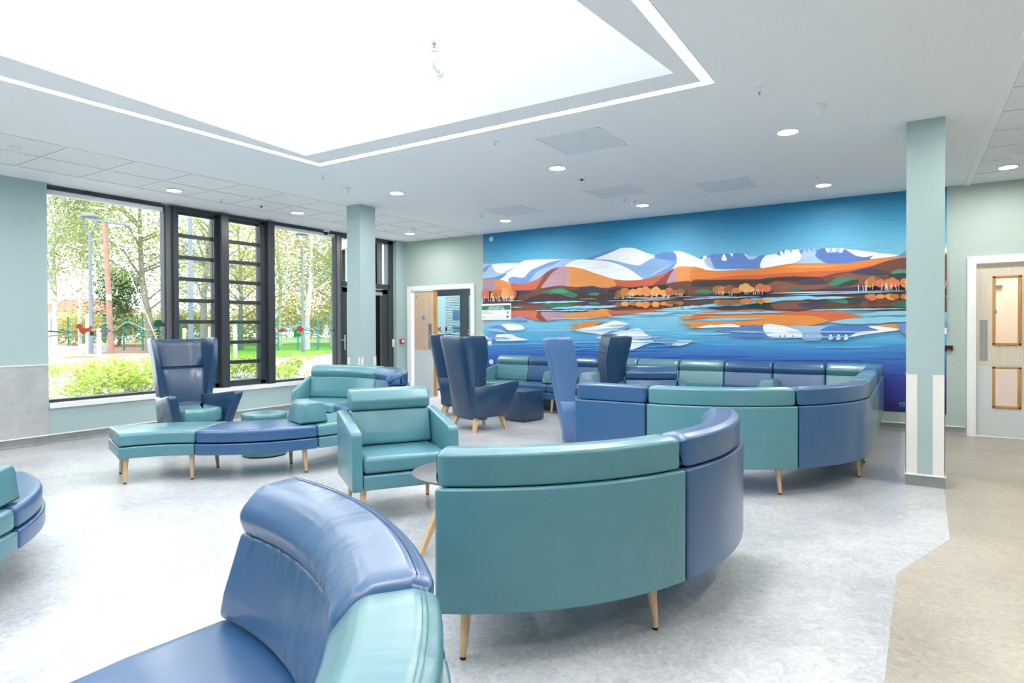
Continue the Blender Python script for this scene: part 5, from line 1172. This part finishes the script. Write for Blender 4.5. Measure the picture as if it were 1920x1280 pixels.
slab('raised_bed', 'pale timber raised bed left of the street lamp', 'planter', gp(86, 684), gp(168, 681), .42, -5, 'rawwood', 'timber planters')
slab('raised_bed', 'long pale timber raised bed right of the street lamp', 'planter', gp(176, 678), gp(300, 677), .38, -4, 'rawwood', 'timber planters')
slab('timber_crate', 'weathered grey crate at the left of the first window', 'planter', gp(92, 660), gp(120, 660), .45, -1.2, 'greywood', 'grey timber crates'); slab('timber_crate', 'weathered grey crate left of the street lamp', 'planter', gp(128, 663), gp(154, 664), .5, -1.2, 'greywood', 'grey timber crates'); slab('timber_crate', 'weathered grey crate between the lamp and the brown pole', 'planter', gp(177, 659), gp(203, 659), .55, -1.2, 'greywood', 'grey timber crates')
for k, (px, py, tp, lab) in enumerate(((91, 682, 592, 'at the left end of the first window'), (164, 668, 588, 'just left of the street lamp'), (186, 680, 615, 'just right of the street lamp'), (346, 668, 615, 'seen in the left ladder window'), (394, 668, 612, 'at the right edge of the left ladder window'), (441, 672, 610, 'seen in the right ladder window'))):
    b = gp(px, py); hh = atd(px, tp, -_s*b.x+_c*b.y).z
    tagm(MB().box(b.x-.06, b.x+.06, b.y-.06, b.y+.06, -.05, hh).build('timber_stake', 'rawwood', None, smooth=False), 'pale square timber stake %s' % lab, 'stake', 'timber stakes')
# shrubs in the gravel just outside
def bush(px, py, w_, h, n, size, label, mat='bushleaf', seed=1):
    rnd = random.Random(seed); c = gp(px, py); m = MB(); st = MB(); t = thing('shrub', label, 'shrub', c, 0, 'low shrubs outside the windows')
    for k in range(max(5, n//60)):
        q = c+Vector((rnd.uniform(-w_, w_), rnd.uniform(-w_, w_), h*rnd.uniform(.35, 1.))); st.tube([c+Vector(((q.x-c.x)*.5, (q.y-c.y)*.5, 0)), q], .006, 4, False)
        leaves(m, q, (.24, .24, .16), 38, size*1.25, rnd)
    st.build('stem', 'darkbark', t); obj('foliage', m.V, m.F, mat, t, smooth=False)
S_ = ((110, 712, .9, .35, 700, .04, 'low shrub on the gravel at the left of the first window'), (150, 700, .9, .4, 700, .04, 'low shrub in front of the street lamp'), (200, 706, .9, .45, 800, .045, 'low shrub right of the street lamp foot'), (110, 738, .5, .22, 400, .04, 'small tuft by the lower left corner of the first window'), (150, 738, .5, .22, 400, .04, 'small tuft on the gravel near the window sill'),
      (205, 738, .6, .35, 600, .05, 'lime shrub near the middle of the window sill'), (240, 735, .8, .5, 1100, .05, 'bright lime shrub left of the navy wing chair'), (275, 728, .8, .6, 1300, .05, 'tall lime shrub touching the navy wing chair back'), (262, 700, 1., .5, 1000, .045, 'lime shrub further back near the long planter'), (310, 720, .8, .5, 900, .05, 'lime shrub behind the navy wing chair'),
      (350, 716, .7, .5, 800, .05, 'lime shrub behind the left ladder window'), (430, 706, .7, .5, 900, .05, 'lime shrub at the foot of the right ladder window'), (465, 704, .7, .5, 900, .05, 'lime shrub at the right of the right ladder window'), (515, 708, .6, .5, 800, .05, 'lime shrub at the lower left of the third window'), (545, 712, .6, .35, 500, .05, 'low lime shrub above the curved window sofa'),
      (570, 674, 1.2, .25, 400, .05, 'low green tuft beside the path in the third window'), (610, 671, 1.2, .25, 400, .05, 'low green tuft at the right of the third window'))
for k, (px, py, w_, h, n, s_, lab) in enumerate(S_): bush(px, py, w_, h, n, s_, lab, seed=40+k)

# ---------------------------------------------------------------- printed bands on the glass (thin film on the room side)
GXF = -8.505
def d1(p): return (85+p[0]/5.817, 540+p[1]/5.817)
def d3(p): return (500+p[0]/8.0, 560+p[1]/8.0)
FILM = {}
def filmc(h):
    if h not in FILM: FILM[h] = plain('film_'+h, hexc(h), .5)
    return FILM[h]
class Film:
    def __init__(s, name, label, loc, X): s.t = thing(name, label, 'window graphic', loc); s.X = X; s.k = 0
    def poly(s, nm, col, pts, f, smooth=True):
        s.k += 1; p = [atx(*f(q), s.X) for q in pts]
        if smooth:
            out = []; n = len(p)
            for i in range(n):
                a, b, c, d = (p[(i+j-1) % n] for j in range(4)); L0 = (c-b).length; m0 = (c-a)*.38; m1 = (d-b)*.38
                if m0.length > L0: m0 *= L0/m0.length
                if m1.length > L0: m1 *= L0/m1.length
                for k in range(4): t = k/4; out.append((2*t**3-3*t**2+1)*b+(t**3-2*t**2+t)*m0+(-2*t**3+3*t**2)*c+(t**3-t**2)*m1)
            p = out
        x = s.X+.0006*s.k
        V = [(x, v.y, v.z) for v in p]+[(x+.0005, v.y, v.z) for v in p]; n = len(p)
        return obj(nm, V, [tuple(range(n)), tuple(range(n, 2*n))[::-1]]+[(i, (i+1) % n, n+(i+1) % n, n+i) for i in range(n)], filmc(col), s.t, smooth=False)
    def band(s, nm, col, pts, th, f):
        """thick ribbon through points with thickness (pixels of the crop)"""
        n = len(pts); th = th if isinstance(th, (list, tuple)) else [th]*n; a = [(x, y-t/2) for (x, y), t in zip(pts, th)]; b_ = [(x, y+t/2) for (x, y), t in zip(pts, th)]
        return s.poly(nm, col, a+b_[::-1], f)
fm = Film('window_graphic', 'printed band of squirrel, hills and tree on the first window', (GXF, 3.9, 1.25), GXF)
fm.band('teal_wave', '7fbfbd', [(20, 528), (100, 517), (300, 520), (480, 524), (560, 528), (640, 535), (740, 520), (820, 538), (900, 522), (980, 512), (1100, 514), (1300, 517)], [10, 12, 9, 8, 8, 9, 8, 14, 12, 9, 7, 7], d1)
fm.band('green_wave', '2c8c80', [(20, 470), (90, 472), (170, 482), (260, 494), (400, 492)], [14, 18, 12, 6, 4], d1)
fm.band('green_wave', '2c8c80', [(720, 495), (800, 488), (930, 467), (1010, 478), (1100, 495), (1200, 490)], [3, 6, 8, 8, 5, 3], d1)
fm.band('pale_ridge', '9dd4d0', [(170, 440), (250, 458), (400, 450), (540, 452), (600, 400), (655, 376), (700, 410), (725, 455), (780, 440), (850, 385), (900, 370), (960, 385), (1050, 432), (1120, 455), (1250, 452), (1310, 455)], [6, 6, 6, 12, 16, 12, 14, 12, 10, 14, 12, 14, 14, 8, 6, 6], d1)
fm.band('dark_ridge', '20403f', [(165, 448), (215, 468), (280, 478), (400, 470), (560, 470), (600, 430), (655, 398), (690, 415), (715, 470), (790, 474), (850, 410), (900, 395), (950, 415), (1000, 455), (1050, 468), (1200, 474), (1310, 474)], [14, 8, 5, 4, 4, 8, 8, 8, 5, 4, 12, 10, 12, 10, 5, 3, 3], d1)
fm.poly('squirrel', 'b5492c', [(332, 415), (345, 395), (375, 390), (400, 402), (408, 430), (440, 437), (475, 430), (482, 408), (492, 412), (515, 428), (512, 440), (490, 448), (505, 468), (480, 472), (450, 480), (425, 500), (425, 510), (395, 492), (370, 470), (360, 440), (340, 435)], d1)
fm.poly('tree_stump', '4a3a34', [(484, 475), (526, 478), (526, 517), (484, 517)], d1, False)
for i, (x, y) in enumerate(((625, 440), (668, 445), (610, 470), (648, 468), (690, 465), (630, 495), (668, 490), (655, 512))): fm.poly('pine_scale', '6c7088', [(x-22, y+8), (x-8, y-10), (x+22, y-8), (x+8, y+10)], d1)
fm.poly('tree', '12564a', [(1170, 400), (1185, 375), (1200, 352), (1240, 348), (1268, 358), (1272, 380), (1288, 398), (1275, 415), (1245, 418), (1235, 430), (1238, 460), (1250, 472), (1200, 472), (1222, 455), (1220, 425), (1195, 425)], d1)
fm.poly('bird', '6a6e86', [(985, 290), (1005, 280), (1018, 258), (1012, 285), (995, 293)], d1)
fm2 = Film('window_graphic', 'printed band of fish, red and green house and deer on the third window', (GXF, 6.9, 1.25), GXF)
fm2.band('pale_wave', 'a6d8d5', [(165, 460), (230, 430), (320, 470), (380, 440), (440, 405), (500, 395), (560, 410), (620, 450), (700, 445), (740, 435), (800, 460)], [10, 26, 16, 30, 34, 24, 34, 16, 16, 20, 8], d3)
fm2.band('teal_wave', '7fc4c0', [(60, 525), (180, 532), (250, 555), (320, 525), (400, 570), (450, 575), (520, 555), (600, 522), (800, 512), (950, 518), (1040, 536)], [14, 14, 20, 14, 16, 18, 16, 12, 10, 10, 16], d3)
fm2.band('dark_wave', '22504e', [(60, 478), (170, 485), (230, 452), (300, 478), (360, 498), (420, 485), (500, 440), (560, 455), (640, 478), (700, 465), (800, 475), (860, 440), (930, 465), (980, 475), (1040, 430)], [4, 6, 20, 8, 8, 14, 10, 14, 6, 4, 4, 4, 4, 8, 12], d3)
fm2.poly('fish', 'c9562f', [(175, 482), (190, 462), (230, 452), (280, 470), (312, 464), (308, 480), (314, 496), (275, 492), (230, 504), (190, 500)], d3)
fm2.poly('house_wall', '2a9a58', [(400, 568), (402, 510), (452, 448), (498, 512), (500, 566)], d3, False)
fm2.poly('house_roof', 'cf3a30', [(454, 440), (502, 396), (550, 462), (500, 516)], d3, False); fm2.poly('house_side', '3a3c40', [(502, 520), (552, 470), (554, 512), (504, 564)], d3, False)
fm2.poly('house_door', 'e8ecec', [(458, 490), (472, 490), (472, 516), (458, 516)], d3, False); fm2.poly('house_window', 'e8ecec', [(510, 520), (524, 508), (524, 532), (510, 544)], d3, False); fm2.poly('house_window', 'e8ecec', [(534, 496), (546, 486), (546, 508), (534, 518)], d3, False)
fm2.poly('small_animal', '9aa0a8', [(680, 440), (715, 435), (742, 460), (740, 520), (728, 520), (722, 485), (695, 465)], d3)
fm2.poly('deer', 'e6eaec', [(850, 500), (855, 450), (868, 430), (862, 400), (880, 385), (905, 385), (920, 400), (912, 430), (925, 455), (928, 500)], d3); fm2.poly('antler', 'a8b4b8', [(868, 390), (835, 352), (850, 385), (835, 388)], d3, False); fm2.poly('antler', 'a8b4b8', [(915, 390), (960, 348), (930, 380), (948, 388)], d3, False)
fm2.poly('fir_tree', '1c5b50', [(50, 340), (90, 336), (108, 360), (122, 384), (105, 410), (75, 415), (76, 455), (84, 474), (50, 474)], d3); fm2.poly('grass_tuft', '1c4e48', [(985, 480), (1010, 470), (1042, 425), (1040, 440), (1042, 478)], d3, False)
# the same kind of band on the lobby screen
YS2 = 11.795
t = thing('window_graphic', 'printed band of squirrel and hills on the lobby screen', 'window graphic', (-9.2, YS2, 1.2))
def d5(p): return (810+p[0]/9.847, 530+p[1]/9.847)
def lob(nm, col, pts):
    p = [aty(*d5(q), YS2) for q in pts]; n = len(p); V = [(v.x, YS2, v.z) for v in p]+[(v.x, YS2-.001, v.z) for v in p]
    obj(nm, V, [tuple(range(n)), tuple(range(n, 2*n))[::-1]]+[(i, (i+1) % n, n+(i+1) % n, n+i) for i in range(n)], filmc(col), t, smooth=False)
lob('squirrel', 'c0583c', [(70, 820), (80, 792), (100, 795), (115, 830), (140, 835), (155, 810), (172, 828), (160, 860), (135, 885), (120, 908), (105, 870)])
lob('stump', '5a5654', [(158, 870), (176, 870), (176, 914), (158, 914)])
for c, pts in (('2f6a64', [(320, 880), (400, 795), (460, 860), (520, 858)]), ('7cc0bc', [(330, 900), (420, 870), (480, 875), (540, 900)]), ('7cc0bc', [(70, 915), (200, 905), (340, 935), (450, 918), (540, 915)]), ('5a7a88', [(205, 880), (255, 800), (285, 850), (245, 925)])): lob('wave', c, [(x, y-5) for x, y in pts]+[(x, y+5) for x, y in pts[::-1]])
lob('fish', 'd2603a', [(658, 880), (685, 862), (715, 878), (712, 898), (670, 896)]); lob('wave', '7cc0bc', [(660, 935), (718, 930), (718, 945), (660, 950)])
